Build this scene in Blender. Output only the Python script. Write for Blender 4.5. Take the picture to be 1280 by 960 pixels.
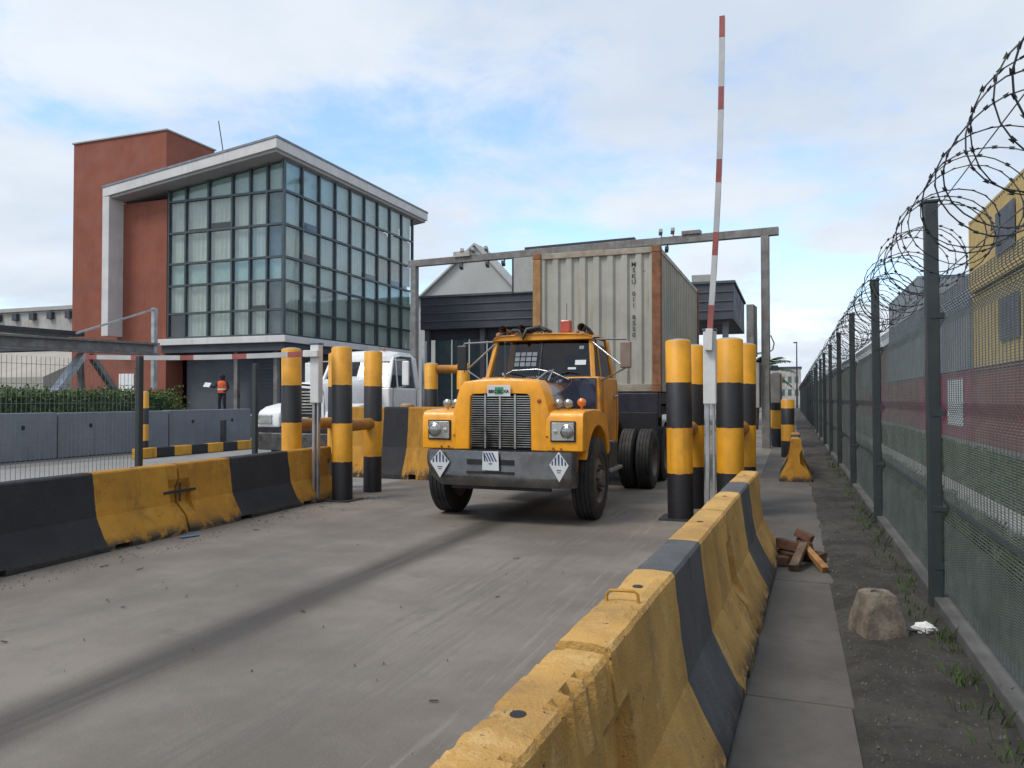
import bpy, math, random
from mathutils import Vector, Matrix, noise as mnoise
R = math.radians
random.seed(7)
scene = bpy.context.scene
for o in list(bpy.data.objects): bpy.data.objects.remove(o)
C = scene.collection

# ------------------------------------------------------------------ camera
cam = bpy.data.cameras.new('camera'); camo = bpy.data.objects.new('camera', cam); C.objects.link(camo)
cam.sensor_width = 36.0; cam.lens = 950.0/1280*36; cam.clip_start = 0.05; cam.clip_end = 3000
camo.location = (0, 0, 1.55); camo.rotation_euler = (R(90+1.0855), 0, R(20.225))
scene.camera = camo
scene.render.resolution_x = 1024; scene.render.resolution_y = 768

# ------------------------------------------------------------------ light, sky, exposure
SUN_DIR = Vector((-0.50, -0.62, 1.05)).normalized()
sun = bpy.data.lights.new('sun', 'SUN'); suno = bpy.data.objects.new('sun', sun); C.objects.link(suno)
sun.energy = 1.25; sun.angle = R(20); sun.color = (1.0, 0.93, 0.82)
suno.rotation_euler = (-SUN_DIR).to_track_quat('-Z', 'Y').to_euler()
w = bpy.data.worlds.new('World'); scene.world = w; w.use_nodes = True
nt = w.node_tree; nt.nodes.clear()
def wn(t, **k):
    n = nt.nodes.new(t)
    for a, b in k.items(): setattr(n, a, b)
    return n
L = nt.links.new
sky = wn('ShaderNodeTexSky', sky_type='NISHITA', sun_disc=False)
sky.sun_elevation = math.asin(SUN_DIR.z); sky.sun_rotation = math.atan2(SUN_DIR.x, SUN_DIR.y)
sky.air_density = 1.0; sky.dust_density = 0.0; sky.ozone_density = 1.2
bg1 = wn('ShaderNodeBackground'); bg1.inputs[1].default_value = 0.15; hs = wn('ShaderNodeHueSaturation'); hs.inputs['Saturation'].default_value = 1.25; L(sky.outputs[0], hs.inputs['Color']); L(hs.outputs[0], bg1.inputs[0])
tc = wn('ShaderNodeTexCoord'); sep = wn('ShaderNodeSeparateXYZ'); L(tc.outputs['Generated'], sep.inputs[0])
def wm(op, a, b=None, c=None):
    n = wn('ShaderNodeMath', operation=op)
    for i, v in enumerate((a, b, c)):
        if v is None: continue
        if isinstance(v, (int, float)): n.inputs[i].default_value = v
        else: L(v, n.inputs[i])
    return n.outputs[0]
zz = wm('ADD', wm('ABSOLUTE', sep.outputs[2]), 0.22)
cmb = wn('ShaderNodeCombineXYZ'); L(wm('DIVIDE', sep.outputs[0], zz), cmb.inputs[0]); L(wm('DIVIDE', sep.outputs[1], zz), cmb.inputs[1])
def wnoise(scale, detail, rough, off, dist=0.0):
    n = wn('ShaderNodeTexNoise'); m = wn('ShaderNodeMapping'); m.inputs['Location'].default_value = off
    L(cmb.outputs[0], m.inputs[0]); L(m.outputs[0], n.inputs['Vector'])
    n.inputs['Scale'].default_value = scale; n.inputs['Detail'].default_value = detail; n.inputs['Roughness'].default_value = rough
    n.inputs['Distortion'].default_value = dist
    return n.outputs[0]
n1 = wnoise(0.85, 8, 0.56, (3.6, 1.4, 0.0), 0.15)
n2 = wnoise(2.6, 8, 0.62, (9.0, 4.0, 2.0), 0.4)
cov = wm('ADD', wm('MULTIPLY', n1, 0.64), wm('MULTIPLY', n2, 0.36))
mk = wn('ShaderNodeMapRange', interpolation_type='SMOOTHSTEP'); L(cov, mk.inputs[0])
mk.inputs[1].default_value = 0.37; mk.inputs[2].default_value = 0.53; mk.inputs[3].default_value = 0.28; mk.inputs[4].default_value = 1.0
shade = wnoise(1.5, 7, 0.55, (1.0, 7.0, 5.0), 0.2)
rmp = wn('ShaderNodeValToRGB'); L(shade, rmp.inputs[0])
rmp.color_ramp.elements[0].position = 0.30; rmp.color_ramp.elements[0].color = (0.60, 0.68, 0.79, 1)
rmp.color_ramp.elements[1].position = 0.62; rmp.color_ramp.elements[1].color = (0.78, 0.845, 0.92, 1)
bg2 = wn('ShaderNodeBackground'); bg2.inputs[1].default_value = 0.565; L(rmp.outputs[0], bg2.inputs[0])
mx = wn('ShaderNodeMixShader'); L(mk.outputs[0], mx.inputs[0]); L(bg1.outputs[0], mx.inputs[1]); L(bg2.outputs[0], mx.inputs[2])
wo = wn('ShaderNodeOutputWorld'); L(mx.outputs[0], wo.inputs[0])
vs = scene.view_settings
vs.view_transform = 'Standard'; vs.look = 'None'; vs.exposure = 0.95; vs.gamma = 1.0; vs.use_curve_mapping = False

# ------------------------------------------------------------------ materials
MATS = {}
class NG:
    def __init__(s, name):
        s.m = bpy.data.materials.new(name); s.m.use_nodes = True; s.t = s.m.node_tree; s.t.nodes.clear()
        s.out = s.n('ShaderNodeOutputMaterial'); s.b = s.n('ShaderNodeBsdfPrincipled'); s.l(s.b.outputs[0], s.out.inputs[0])
        tc = s.n('ShaderNodeTexCoord'); oi = s.n('ShaderNodeObjectInfo')
        v = s.n('ShaderNodeVectorMath'); v.operation = 'ADD'; s.l(tc.outputs['Object'], v.inputs[0])
        k = s.n('ShaderNodeMath'); k.operation = 'MULTIPLY'; k.inputs[1].default_value = 37.0; s.l(oi.outputs['Random'], k.inputs[0])
        s.l(k.outputs[0], v.inputs[1]); s.co = v.outputs[0]; s.raw = tc.outputs['Object']
    def n(s, t): return s.t.nodes.new(t)
    def l(s, a, b): s.t.links.new(a, b)
    def val(s, v, i):
        if hasattr(v, 'is_linked') or hasattr(v, 'links'): s.l(v, i)
        else: i.default_value = v
    def math(s, op, a, b=0.0, c=0.0):
        n = s.n('ShaderNodeMath'); n.operation = op
        for i, v in enumerate((a, b, c)): s.val(v, n.inputs[i])
        return n.outputs[0]
    def noise(s, scale, detail=5, rough=.55, stretch=None, raw=False, dist=0):
        n = s.n('ShaderNodeTexNoise'); n.inputs['Scale'].default_value = scale; n.inputs['Detail'].default_value = detail
        n.inputs['Roughness'].default_value = rough; n.inputs['Distortion'].default_value = dist
        co = s.raw if raw else s.co
        if stretch:
            m = s.n('ShaderNodeMapping'); m.inputs['Scale'].default_value = stretch; s.l(co, m.inputs[0]); co = m.outputs[0]
        s.l(co, n.inputs['Vector']); return n.outputs[0]
    def ramp(s, f, a, b, va=0.0, vb=1.0):
        n = s.n('ShaderNodeMapRange'); n.interpolation_type = 'SMOOTHSTEP'; s.l(f, n.inputs[0])
        for i, v in enumerate((a, b, va, vb)): n.inputs[i+1].default_value = v
        return n.outputs[0]
    def mix(s, f, a, b, mode='MIX'):
        n = s.n('ShaderNodeMix'); n.data_type = 'RGBA'; n.blend_type = mode
        s.val(f, n.inputs[0])
        for v, i in ((a, n.inputs[6]), (b, n.inputs[7])):
            if isinstance(v, tuple): i.default_value = (*v[:3], 1)
            else: s.l(v, i)
        return n.outputs[2]
    def sep(s, raw=True):
        n = s.n('ShaderNodeSeparateXYZ'); s.l(s.raw if raw else s.co, n.inputs[0]); return n.outputs
    def bump(s, h, strength=.3, dist=.02):
        n = s.n('ShaderNodeBump'); n.inputs['Strength'].default_value = strength; n.inputs['Distance'].default_value = dist
        s.l(h, n.inputs['Height']); s.l(n.outputs[0], s.b.inputs['Normal'])
    def fin(s, col, rough=.6, metal=0., **kw):
        if isinstance(col, tuple): s.b.inputs['Base Color'].default_value = (*col[:3], 1)
        else: s.l(col, s.b.inputs['Base Color'])
        s.val(rough, s.b.inputs['Roughness']); s.val(metal, s.b.inputs['Metallic'])
        for k, v in kw.items(): s.val(v, s.b.inputs[k.replace('_', ' ')])
        return s.m
def M(name, col, rough=.6, metal=0., var=.25, scale=3., dirt=None, dirt_amt=.35, streak=None, streak_amt=.5, chip=None, chip_lo=.66, bump=.15, bscale=40., **kw):
    """painted / weathered surface: tonal variation, grime, rain streaks, chips, fine relief"""
    if name in MATS: return MATS[name]
    g = NG(name)
    f = g.ramp(g.noise(scale, 6, .6), .3, .7, 1-var, 1+var*.6)
    c = g.mix(1.0, col, (1, 1, 1)) if False else None
    comb = g.n('ShaderNodeCombineColor')
    for i in range(3): g.l(f, comb.inputs[i])
    c = g.mix(1.0, col, comb.outputs[0], 'MULTIPLY')
    if dirt: c = g.mix(g.ramp(g.noise(scale*.55+.3, 8, .68), .45, .72, 0, dirt_amt), c, dirt)
    if streak: c = g.mix(g.ramp(g.noise(5, 5, .6, (1, 1, .09)), .52, .74, 0, streak_amt), c, streak)
    if chip: c = g.mix(g.ramp(g.noise(scale*4+6, 7, .66), chip_lo, chip_lo+.025), c, chip)
    rr = g.ramp(g.noise(scale*1.7, 5), .3, .7, max(.04, rough-.1), min(1, rough+.12))
    if bump: g.bump(g.noise(bscale, 6, .6), bump, .012)
    MATS[name] = g.fin(c, rr, metal, **kw); return MATS[name]

YEL = (.60, .285, .018); YELF = (.64, .345, .065); BLK = (.013, .013, .016)
M('steel_grey', (.20, .195, .19), .55, .3, dirt=(.12, .075, .05), dirt_amt=.5, streak=(.10, .06, .04))
M('steel_dark', (.035, .038, .042), .5, .2, dirt=(.08, .07, .06))
M('fence_steel', (.036, .045, .048), .5, .2, var=.15, dirt=(.07, .075, .075), dirt_amt=.3)
M('wire_steel', (.115, .135, .13), .5, .2, var=.2, bump=0)
M('razor_steel', (.045, .048, .05), .45, .5, var=.2, bump=0)
M('galv', (.42, .43, .44), .38, .7, dirt=(.25, .24, .22), bump=.05)
M('chrome', (.46, .46, .46), .18, .95, var=.12, dirt=(.20, .18, .16), dirt_amt=.6, bump=.03)
M('bumper_chrome', (.15, .145, .14), .24, .75, var=.25, dirt=(.10, .085, .075), dirt_amt=.85, scale=4, bump=.1, bscale=14)
M('black_rubber', (.018, .018, .019), .8, 0, var=.3, dirt=(.07, .062, .055), dirt_amt=.6)
M('black_plastic', (.015, .015, .017), .5, 0, var=.2, dirt=(.05, .045, .04))
M('rim_steel', (.15, .12, .10), .6, .3, dirt=(.07, .05, .04), dirt_amt=.7)
M('frame_black', (.012, .012, .015), .6, .1, dirt=(.05, .042, .035), dirt_amt=.6)
M('navy_frame', (.014, .016, .035), .5, .1, dirt=(.06, .05, .045))
M('truck_yellow', (.84, .345, .003), .36, 0, var=.12, scale=4, dirt=(.50, .19, .01), dirt_amt=.45, streak=(.34, .13, .02), streak_amt=.35, chip=(.10, .035, .02), chip_lo=.70, bump=.10, bscale=6, Coat_Weight=.25, Coat_Roughness=.2)
M('cab_yellow', (.64, .27, .012), .42, 0, var=.2, dirt=(.22, .12, .05), dirt_amt=.7, chip=(.08, .035, .02), chip_lo=.70, bump=.06, bscale=12, Coat_Weight=.15)
M('navy_paint', (.018, .020, .045), .15, 0, var=.3, dirt=(.06, .05, .05), dirt_amt=.3, bump=.02, Coat_Weight=.6, Coat_Roughness=.06)
M('white_paint', (.74, .75, .76), .38, 0, var=.06, dirt=(.45, .42, .38), dirt_amt=.35, streak=(.45, .42, .38), streak_amt=.25, bump=.03, Coat_Weight=.2)
M('white_box', (.62, .61, .60), .45, 0, var=.08, dirt=(.40, .37, .33), dirt_amt=.5, streak=(.35, .28, .2), streak_amt=.4)
M('red_paint', (.30, .075, .065), .5, 0, dirt=(.25, .10, .08))
M('red_lens', (.42, .05, .02), .25, 0, var=.15, bump=0, Coat_Weight=.5)
M('amber_lens', (.65, .16, .02), .25, 0, var=.15, bump=0, Coat_Weight=.5)
M('lamp_silver', (.55, .55, .53), .18, .75, var=.15, dirt=(.35, .30, .22), bump=.03)
M('lamp_glass', (.30, .30, .28), .06, .55, var=.2, bump=.25, bscale=60, Coat_Weight=1.0, Coat_Roughness=.03)
M('cone_concrete', (.185, .155, .12), .95, 0, var=.45, scale=9, dirt=(.075, .066, .055), dirt_amt=.9, streak=(.09, .08, .065), streak_amt=.6, chip=(.06, .055, .05), chip_lo=.64, bump=.8, bscale=35)
M('old_brick', (.115, .055, .034), .9, 0, var=.4, scale=9, dirt=(.07, .055, .045), dirt_amt=.6, bump=.5)
M('timber', (.15, .10, .065), .85, 0, var=.4, scale=8, dirt=(.08, .06, .045), dirt_amt=.7, bump=.4)
M('concrete', (.30, .295, .285), .88, 0, var=.22, scale=2, dirt=(.16, .15, .14), dirt_amt=.6, streak=(.15, .14, .13), bump=.3)
M('plinth_concrete', (.095, .095, .09), .92, 0, var=.3, scale=2.5, dirt=(.06, .06, .055), dirt_amt=.8, bump=.4)
M('grey_wall', (.175, .19, .215), .8, 0, var=.10, scale=1.2, dirt=(.12, .125, .135), dirt_amt=.5, streak=(.10, .10, .11), streak_amt=.4)
M('terracotta', (.245, .078, .048), .85, 0, var=.10, scale=.8, dirt=(.16, .05, .034), dirt_amt=.4, streak=(.15, .05, .036), streak_amt=.4, bump=.12)
M('portal_white', (.60, .585, .575), .65, 0, var=.08, scale=.8, dirt=(.42, .40, .39), dirt_amt=.4, streak=(.36, .34, .33), streak_amt=.45, bump=.08)
M('soffit', (.36, .35, .345), .8, 0, var=.1, scale=1)
M('mullion', (.060, .078, .086), .4, .3, var=.15, bump=0)
M('spandrel', (.42, .53, .505), .25, 0, var=.12, scale=.7, dirt=(.26, .33, .33), dirt_amt=.4, bump=0)
M('blind', (.58, .585, .54), .8, 0, var=.12, scale=1.2, bump=.05)
M('blind_tan', (.50, .36, .23), .8, 0, var=.12, scale=1.2, bump=.05)
M('dark_room', (.03, .035, .04), .9, 0, bump=0)
M('base_grey', (.085, .092, .108), .7, 0, var=.12, scale=.8, dirt=(.06, .065, .075), dirt_amt=.5)
M('canopy_dark', (.055, .060, .075), .7, 0, var=.2, scale=.6, dirt=(.035, .038, .046), dirt_amt=.6)
M('green_glass', (.060, .095, .10), .2, 0, var=.25, scale=.5, bump=0, Coat_Weight=.5)
M('gable_sheet', (.40, .40, .385), .7, 0, var=.07, scale=.3, dirt=(.30, .30, .29), dirt_amt=.4, streak=(.30, .29, .27), streak_amt=.3, bump=.05)
M('stained_white', (.42, .41, .39), .8, 0, var=.2, scale=.6, dirt=(.26, .22, .14), dirt_amt=.6, streak=(.2, .15, .07), streak_amt=.7)
M('beige_wall', (.36, .33, .29), .85, 0, var=.1, scale=.5, dirt=(.27, .24, .21), dirt_amt=.4)
M('container_grey', (.37, .365, .32), .55, 0, var=.14, scale=1.2, dirt=(.25, .245, .21), dirt_amt=.5, streak=(.24, .17, .09), streak_amt=.6, chip=(.16, .07, .035), chip_lo=.68, bump=.18, bscale=3)
M('container_rust', (.225, .092, .045), .75, 0, var=.35, scale=5, dirt=(.11, .05, .03), dirt_amt=.7, streak=(.36, .20, .07), streak_amt=.6, bump=.25)
M('container_edge', (.34, .30, .24), .7, 0, var=.25, scale=4, dirt=(.20, .10, .05), dirt_amt=.85, streak=(.2, .1, .05), bump=.2)
M('container_post', (.36, .20, .075), .7, 0, var=.3, scale=5, dirt=(.22, .10, .045), dirt_amt=.7, streak=(.16, .07, .04), bump=.2)
M('container_roof', (.25, .22, .19), .7, 0, var=.3, dirt=(.16, .08, .05), dirt_amt=.8)
M('box_yellow', (.46, .33, .12), .6, 0, var=.12, dirt=(.30, .18, .07), dirt_amt=.4, bump=.05)
M('box_red', (.20, .055, .050), .6, 0, var=.15, dirt=(.13, .045, .045), dirt_amt=.4, bump=.05)
M('box_maroon', (.25, .030, .075), .6, 0, var=.15, dirt=(.15, .03, .05), dirt_amt=.4, bump=.05)
M('box_slate', (.20, .225, .25), .6, 0, var=.15, dirt=(.15, .15, .15), dirt_amt=.4, bump=.05)
M('box_brown', (.15, .075, .052), .6, 0, var=.15, dirt=(.09, .05, .04), dirt_amt=.4, bump=.05)
M('paper', (.58, .60, .61), .7, 0, var=.08, bump=0)
M('ink', (.025, .028, .04), .7, 0, var=.1, bump=0)
M('ink_navy', (.03, .05, .13), .7, 0, var=.1, bump=0)
M('ink_green', (.05, .24, .12), .7, 0, var=.1, bump=0)
M('orange_vest', (.62, .105, .03), .8, 0, var=.15)
M('skin', (.085, .045, .028), .6, 0, var=.1, bump=0)
M('dark_cloth', (.018, .02, .028), .9, 0, var=.2)
M('leaf', (.075, .13, .03), .6, 0, var=.5, scale=5, dirt=(.10, .15, .03), dirt_amt=.5, bump=0)
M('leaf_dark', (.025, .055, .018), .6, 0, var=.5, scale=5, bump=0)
M('bark', (.09, .065, .045), .9, 0, var=.3)
M('grass', (.055, .105, .026), .8, 0, var=.5, scale=1.5, dirt=(.08, .085, .03), dirt_amt=.5, bump=0)
M('litter_white', (.70, .70, .69), .6, 0, var=.1, bump=0)
M('litter_blue', (.08, .16, .34), .5, 0, var=.1, bump=0)
M('stone', (.115, .108, .097), .9, 0, var=.4, scale=8, bump=.2)
M('camera_grey', (.30, .29, .28), .5)
M('panel_grey', (.32, .315, .30), .6, 0, var=.1, streak=(.2, .18, .16))
M('timber_light', (.34, .17, .06), .8, 0, var=.4, scale=8, dirt=(.1, .06, .04), dirt_amt=.6, bump=.4)
M('loop_yellow', (.45, .24, .03), .55, .2, dirt=(.12, .06, .03), dirt_amt=.7)
M('pipe_yellow', (.48, .20, .018), .55, 0, var=.25, dirt=(.20, .09, .03), dirt_amt=.7, streak=(.12, .06, .03), chip=(.1, .04, .02))
M('arm_grey', (.46, .46, .46), .45, .2, var=.12, dirt=(.35, .33, .30))
M('blue_lid', (.08, .14, .24), .5)
M('blue_grey_trim', (.20, .22, .25), .6)
M('dark_blind', (.13, .16, .18), .8, 0, var=.15, bump=0)
M('sticker_grey', (.19, .215, .23), .7, 0, bump=0)
M('amber_dirty', (.36, .15, .07), .45, 0, var=.3, dirt=(.15, .08, .05))
M('horn_brown', (.22, .13, .09), .5, .3, dirt=(.10, .05, .03), dirt_amt=.7)
M('mirror_back', (.22, .17, .14), .5, .2, dirt=(.12, .07, .05), dirt_amt=.8)
M('pale_blue', (.24, .36, .40), .6)
M('car_dark', (.020, .022, .028), .2, .3, var=.1, bump=0, Coat_Weight=.8, Coat_Roughness=.05)
M('car_grey', (.07, .075, .08), .25, .4, var=.1, bump=0, Coat_Weight=.8, Coat_Roughness=.05)

def glass_mat(name, tint, refl=.9, trans=.55, rough=.03):
    g = NG(name); t = g.t
    tr = g.n('ShaderNodeBsdfTransparent'); tr.inputs[0].default_value = (*tint, 1)
    gl = g.n('ShaderNodeBsdfGlossy'); gl.inputs[0].default_value = (refl, refl, refl, 1); gl.inputs[1].default_value = rough
    fr = g.n('ShaderNodeLayerWeight'); fr.inputs[0].default_value = .5
    k = g.math('ADD', g.math('MULTIPLY', g.math('POWER', fr.outputs['Facing'], 3.5), .6), .05)
    m = g.n('ShaderNodeMixShader'); g.l(k, m.inputs[0]); g.l(tr.outputs[0], m.inputs[1]); g.l(gl.outputs[0], m.inputs[2])
    g.l(m.outputs[0], g.out.inputs[0]); t.nodes.remove(g.b); MATS[name] = g.m
glass_mat('pane_glass', (.88, .92, .915)); glass_mat('cab_glass', (.34, .36, .38)); glass_mat('clear_glass', (.75, .78, .78))

def barrier_mat(name, yellow, black, dirt, b0, b1):
    """painted jersey barrier: yellow with one black band, band limits along local Y, chips, dark patches, patchy darker foot, pits"""
    g = NG(name); x, y, z = g.sep()
    wob = g.math('MULTIPLY', g.math('SUBTRACT', g.noise(7, 4), .5), .035)
    yy = g.math('ADD', y, wob)
    band = g.math('MULTIPLY', g.ramp(yy, b0, b0+.008), g.ramp(yy, b1, b1+.008, 1, 0))
    var = g.ramp(g.noise(2.2, 7, .62), .3, .7, .78, 1.14)
    cc = g.n('ShaderNodeCombineColor'); [g.l(var, cc.inputs[i]) for i in range(3)]
    yb = g.mix(g.ramp(g.noise(1.2, 5, .6), .42, .66), yellow, tuple(v*k for v, k in zip(yellow, (.84, .78, .7))))
    c = g.mix(1.0, g.mix(band, yb, black), cc.outputs[0], 'MULTIPLY')
    dirt_ = g.mix(band, dirt, tuple(v*1.35 for v in black))
    c = g.mix(g.ramp(g.noise(3.4, 8, .7), .52, .72, 0, .55), c, dirt_)
    c = g.mix(g.ramp(g.noise(6, 6, .65, (1, 1, .12)), .54, .72, 0, .4), c, g.mix(band, tuple(v*.6 for v in dirt), tuple(v*.8 for v in black)))
    pale = g.mix(band, tuple(min(1, v*k) for v, k in zip(yellow, (1.12, 1.3, 1.9))), tuple(v*1.5 for v in black))
    c = g.mix(g.ramp(g.noise(4.2, 9, .74), .53, .64, 0, .55), c, pale)
    c = g.mix(g.ramp(g.noise(13, 8, .72, (1, .6, 1)), .60, .66, 0, .5), c, g.mix(band, tuple(v*.42 for v in dirt), tuple(v*.7 for v in black)))
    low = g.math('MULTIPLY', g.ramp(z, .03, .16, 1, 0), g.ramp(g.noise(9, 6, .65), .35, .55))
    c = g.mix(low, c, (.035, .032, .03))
    c = g.mix(g.ramp(g.noise(34, 6, .66), .655, .68), c, (.05, .042, .035))
    h = g.math('ADD', g.math('MULTIPLY', g.noise(22, 7, .62), .6), g.noise(90, 4, .6))
    g.bump(h, .55, .014)
    MATS[name] = g.fin(c, .8)
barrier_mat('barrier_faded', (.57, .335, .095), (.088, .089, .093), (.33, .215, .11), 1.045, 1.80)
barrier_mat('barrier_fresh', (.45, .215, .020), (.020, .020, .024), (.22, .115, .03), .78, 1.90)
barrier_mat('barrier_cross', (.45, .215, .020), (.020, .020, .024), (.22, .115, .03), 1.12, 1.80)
def striped_mat(name, axis, period, first_yellow, offset=0., yellow=YEL, black=BLK):
    g = NG(name); s = g.sep()[axis]
    wob = g.math('MULTIPLY', g.math('SUBTRACT', g.noise(11, 5), .5), .034)
    k = g.math('MODULO', g.math('FLOOR', g.math('DIVIDE', g.math('ADD', g.math('ADD', s, offset), wob), period)), 2.0)
    k = g.ramp(k, .45, .55) if first_yellow else g.ramp(k, .45, .55, 1, 0)
    var = g.ramp(g.noise(2.5, 6, .6), .3, .7, .82, 1.12)
    cc = g.n('ShaderNodeCombineColor'); [g.l(var, cc.inputs[i]) for i in range(3)]
    c = g.mix(1.0, g.mix(k, yellow, black), cc.outputs[0], 'MULTIPLY')
    c = g.mix(g.ramp(g.noise(2.2, 8, .7), .5, .75, 0, .45), c, g.mix(k, (.30, .15, .035), (.03, .027, .026)))
    c = g.mix(g.ramp(g.noise(6, 5, .6, (1, 1, .08)), .54, .74, 0, .45), c, g.mix(k, (.14, .075, .035), (.03, .026, .024)))
    c = g.mix(g.ramp(g.noise(20, 7, .7, (1, 1, .7)), .665, .685), c, g.mix(k, (.09, .05, .03), (.16, .10, .05)))
    g.bump(g.noise(30, 6, .6), .12, .012)
    MATS[name] = g.fin(c, .5)
striped_mat('bollard_paint', 2, .585, False, 0, (.66, .30, .010))   # black at the foot
striped_mat('kerb_paint', 1, .62, True)
striped_mat('post_paint', 2, .43, False)

def lane_mat():
    g = NG('lane_concrete'); x, y, z = g.sep()
    base = g.mix(g.ramp(g.noise(.55, 6, .6, raw=True), .35, .68), (.132, .114, .095), (.218, .192, .163))
    base = g.mix(g.ramp(g.noise(4.5, 8, .68, raw=True), .5, .75, 0, .5), base, (.135, .128, .12))
    xo = g.math('ADD', x, g.math('MULTIPLY', g.math('SUBTRACT', g.noise(.8, 4, .6, (1, .35, 1), raw=True), .5), .35))
    xo2 = g.math('ADD', x, g.math('MULTIPLY', y, -.0))
    def stripe(c, w1, w2):
        d = g.math('ABSOLUTE', g.math('SUBTRACT', xo, c)); return g.ramp(d, w1, w2, 1, 0)
    lng = g.noise(3.0, 6, .65, (1, .06, 1), raw=True)
    fine = g.noise(16.0, 6, .7, (1, .05, 1), raw=True)
    # oil drip line down the middle of the lane, rubbered wheel paths at its sides
    base = g.mix(g.math('MULTIPLY', stripe(-3.52, .04, .34), g.ramp(lng, .30, .6, .55, 1.0)), base, (.058, .050, .043))
    base = g.mix(g.math('MULTIPLY', stripe(-2.30, .10, .75), g.math('MULTIPLY', g.ramp(fine, .42, .66, 0, .75), g.ramp(g.noise(1.1, 6, .7, raw=True), .38, .62, .25, 1.0))), base, (.105, .095, .085))
    base = g.mix(g.math('MULTIPLY', stripe(-4.75, .10, .70), g.ramp(lng, .42, .70, 0, .45)), base, (.115, .108, .10))
    base = g.mix(g.math('MULTIPLY', stripe(-1.55, .05, .5), g.ramp(fine, .5, .7, 0, .5)), base, (.28, .26, .235))
    base = g.mix(g.ramp(g.noise(1.7, 7, .66, raw=True), .60, .70, 0, .45), base, (.10, .093, .086))
    base = g.mix(g.ramp(g.noise(40, 5, .7, raw=True), .62, .72, 0, .5), base, (.12, .11, .105))
    base = g.mix(g.ramp(g.noise(75, 3, .6, raw=True), .68, .74, 0, .6), base, (.34, .32, .30))
    h = g.math('ADD', g.noise(60, 6, .7, raw=True), g.math('MULTIPLY', g.noise(5, 5, .6, raw=True), 1.5))
    g.bump(h, .45, .014)
    MATS['lane'] = g.fin(base, g.ramp(g.noise(1.0, 5, raw=True), .3, .7, .62, .85))
lane_mat()
def soil_mat():
    g = NG('soil')
    c = g.mix(g.ramp(g.noise(1.4, 7, .65, raw=True), .35, .65), (.030, .027, .022), (.070, .064, .056))
    c = g.mix(g.ramp(g.noise(7, 8, .7, raw=True), .5, .66, 0, .8), c, (.030, .027, .022))
    c = g.mix(g.ramp(g.noise(45, 4, .7, raw=True), .63, .68), c, (.20, .19, .17))
    c = g.mix(g.ramp(g.noise(2.3, 5, .6, (1.3, 1, 1), raw=True), .60, .70, 0, .55), c, (.035, .055, .018))
    g.bump(g.math('ADD', g.noise(25, 8, .7, raw=True), g.noise(4, 5, .6, raw=True)), .8, .03)
    MATS['soil'] = g.fin(c, .95)
soil_mat()
def yard_mat(name, a, b, sc=.3):
    g = NG(name)
    c = g.mix(g.ramp(g.noise(sc, 8, .65, raw=True), .35, .65), a, b)
    c = g.mix(g.ramp(g.noise(3, 8, .7, raw=True), .5, .7, 0, .4), c, tuple(v*.6 for v in a))
    c = g.mix(g.ramp(g.noise(55, 5, .7, raw=True), .60, .70, 0, .5), c, tuple(v*.55 for v in a)); c = g.mix(g.ramp(g.noise(80, 3, .6, raw=True), .66, .72, 0, .5), c, tuple(min(1, v*1.5) for v in b))
    g.bump(g.noise(30, 6, .7, raw=True), .3, .012)
    MATS[name] = g.fin(c, .85)
yard_mat('yard', (.12, .117, .112), (.17, .166, .16))
yard_mat('road_left', (.19, .186, .178), (.25, .243, .235))
yard_mat('walk', (.082, .074, .065), (.122, .112, .100), .9)
yard_mat('turf', (.055, .072, .03), (.10, .10, .06), .5)

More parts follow.
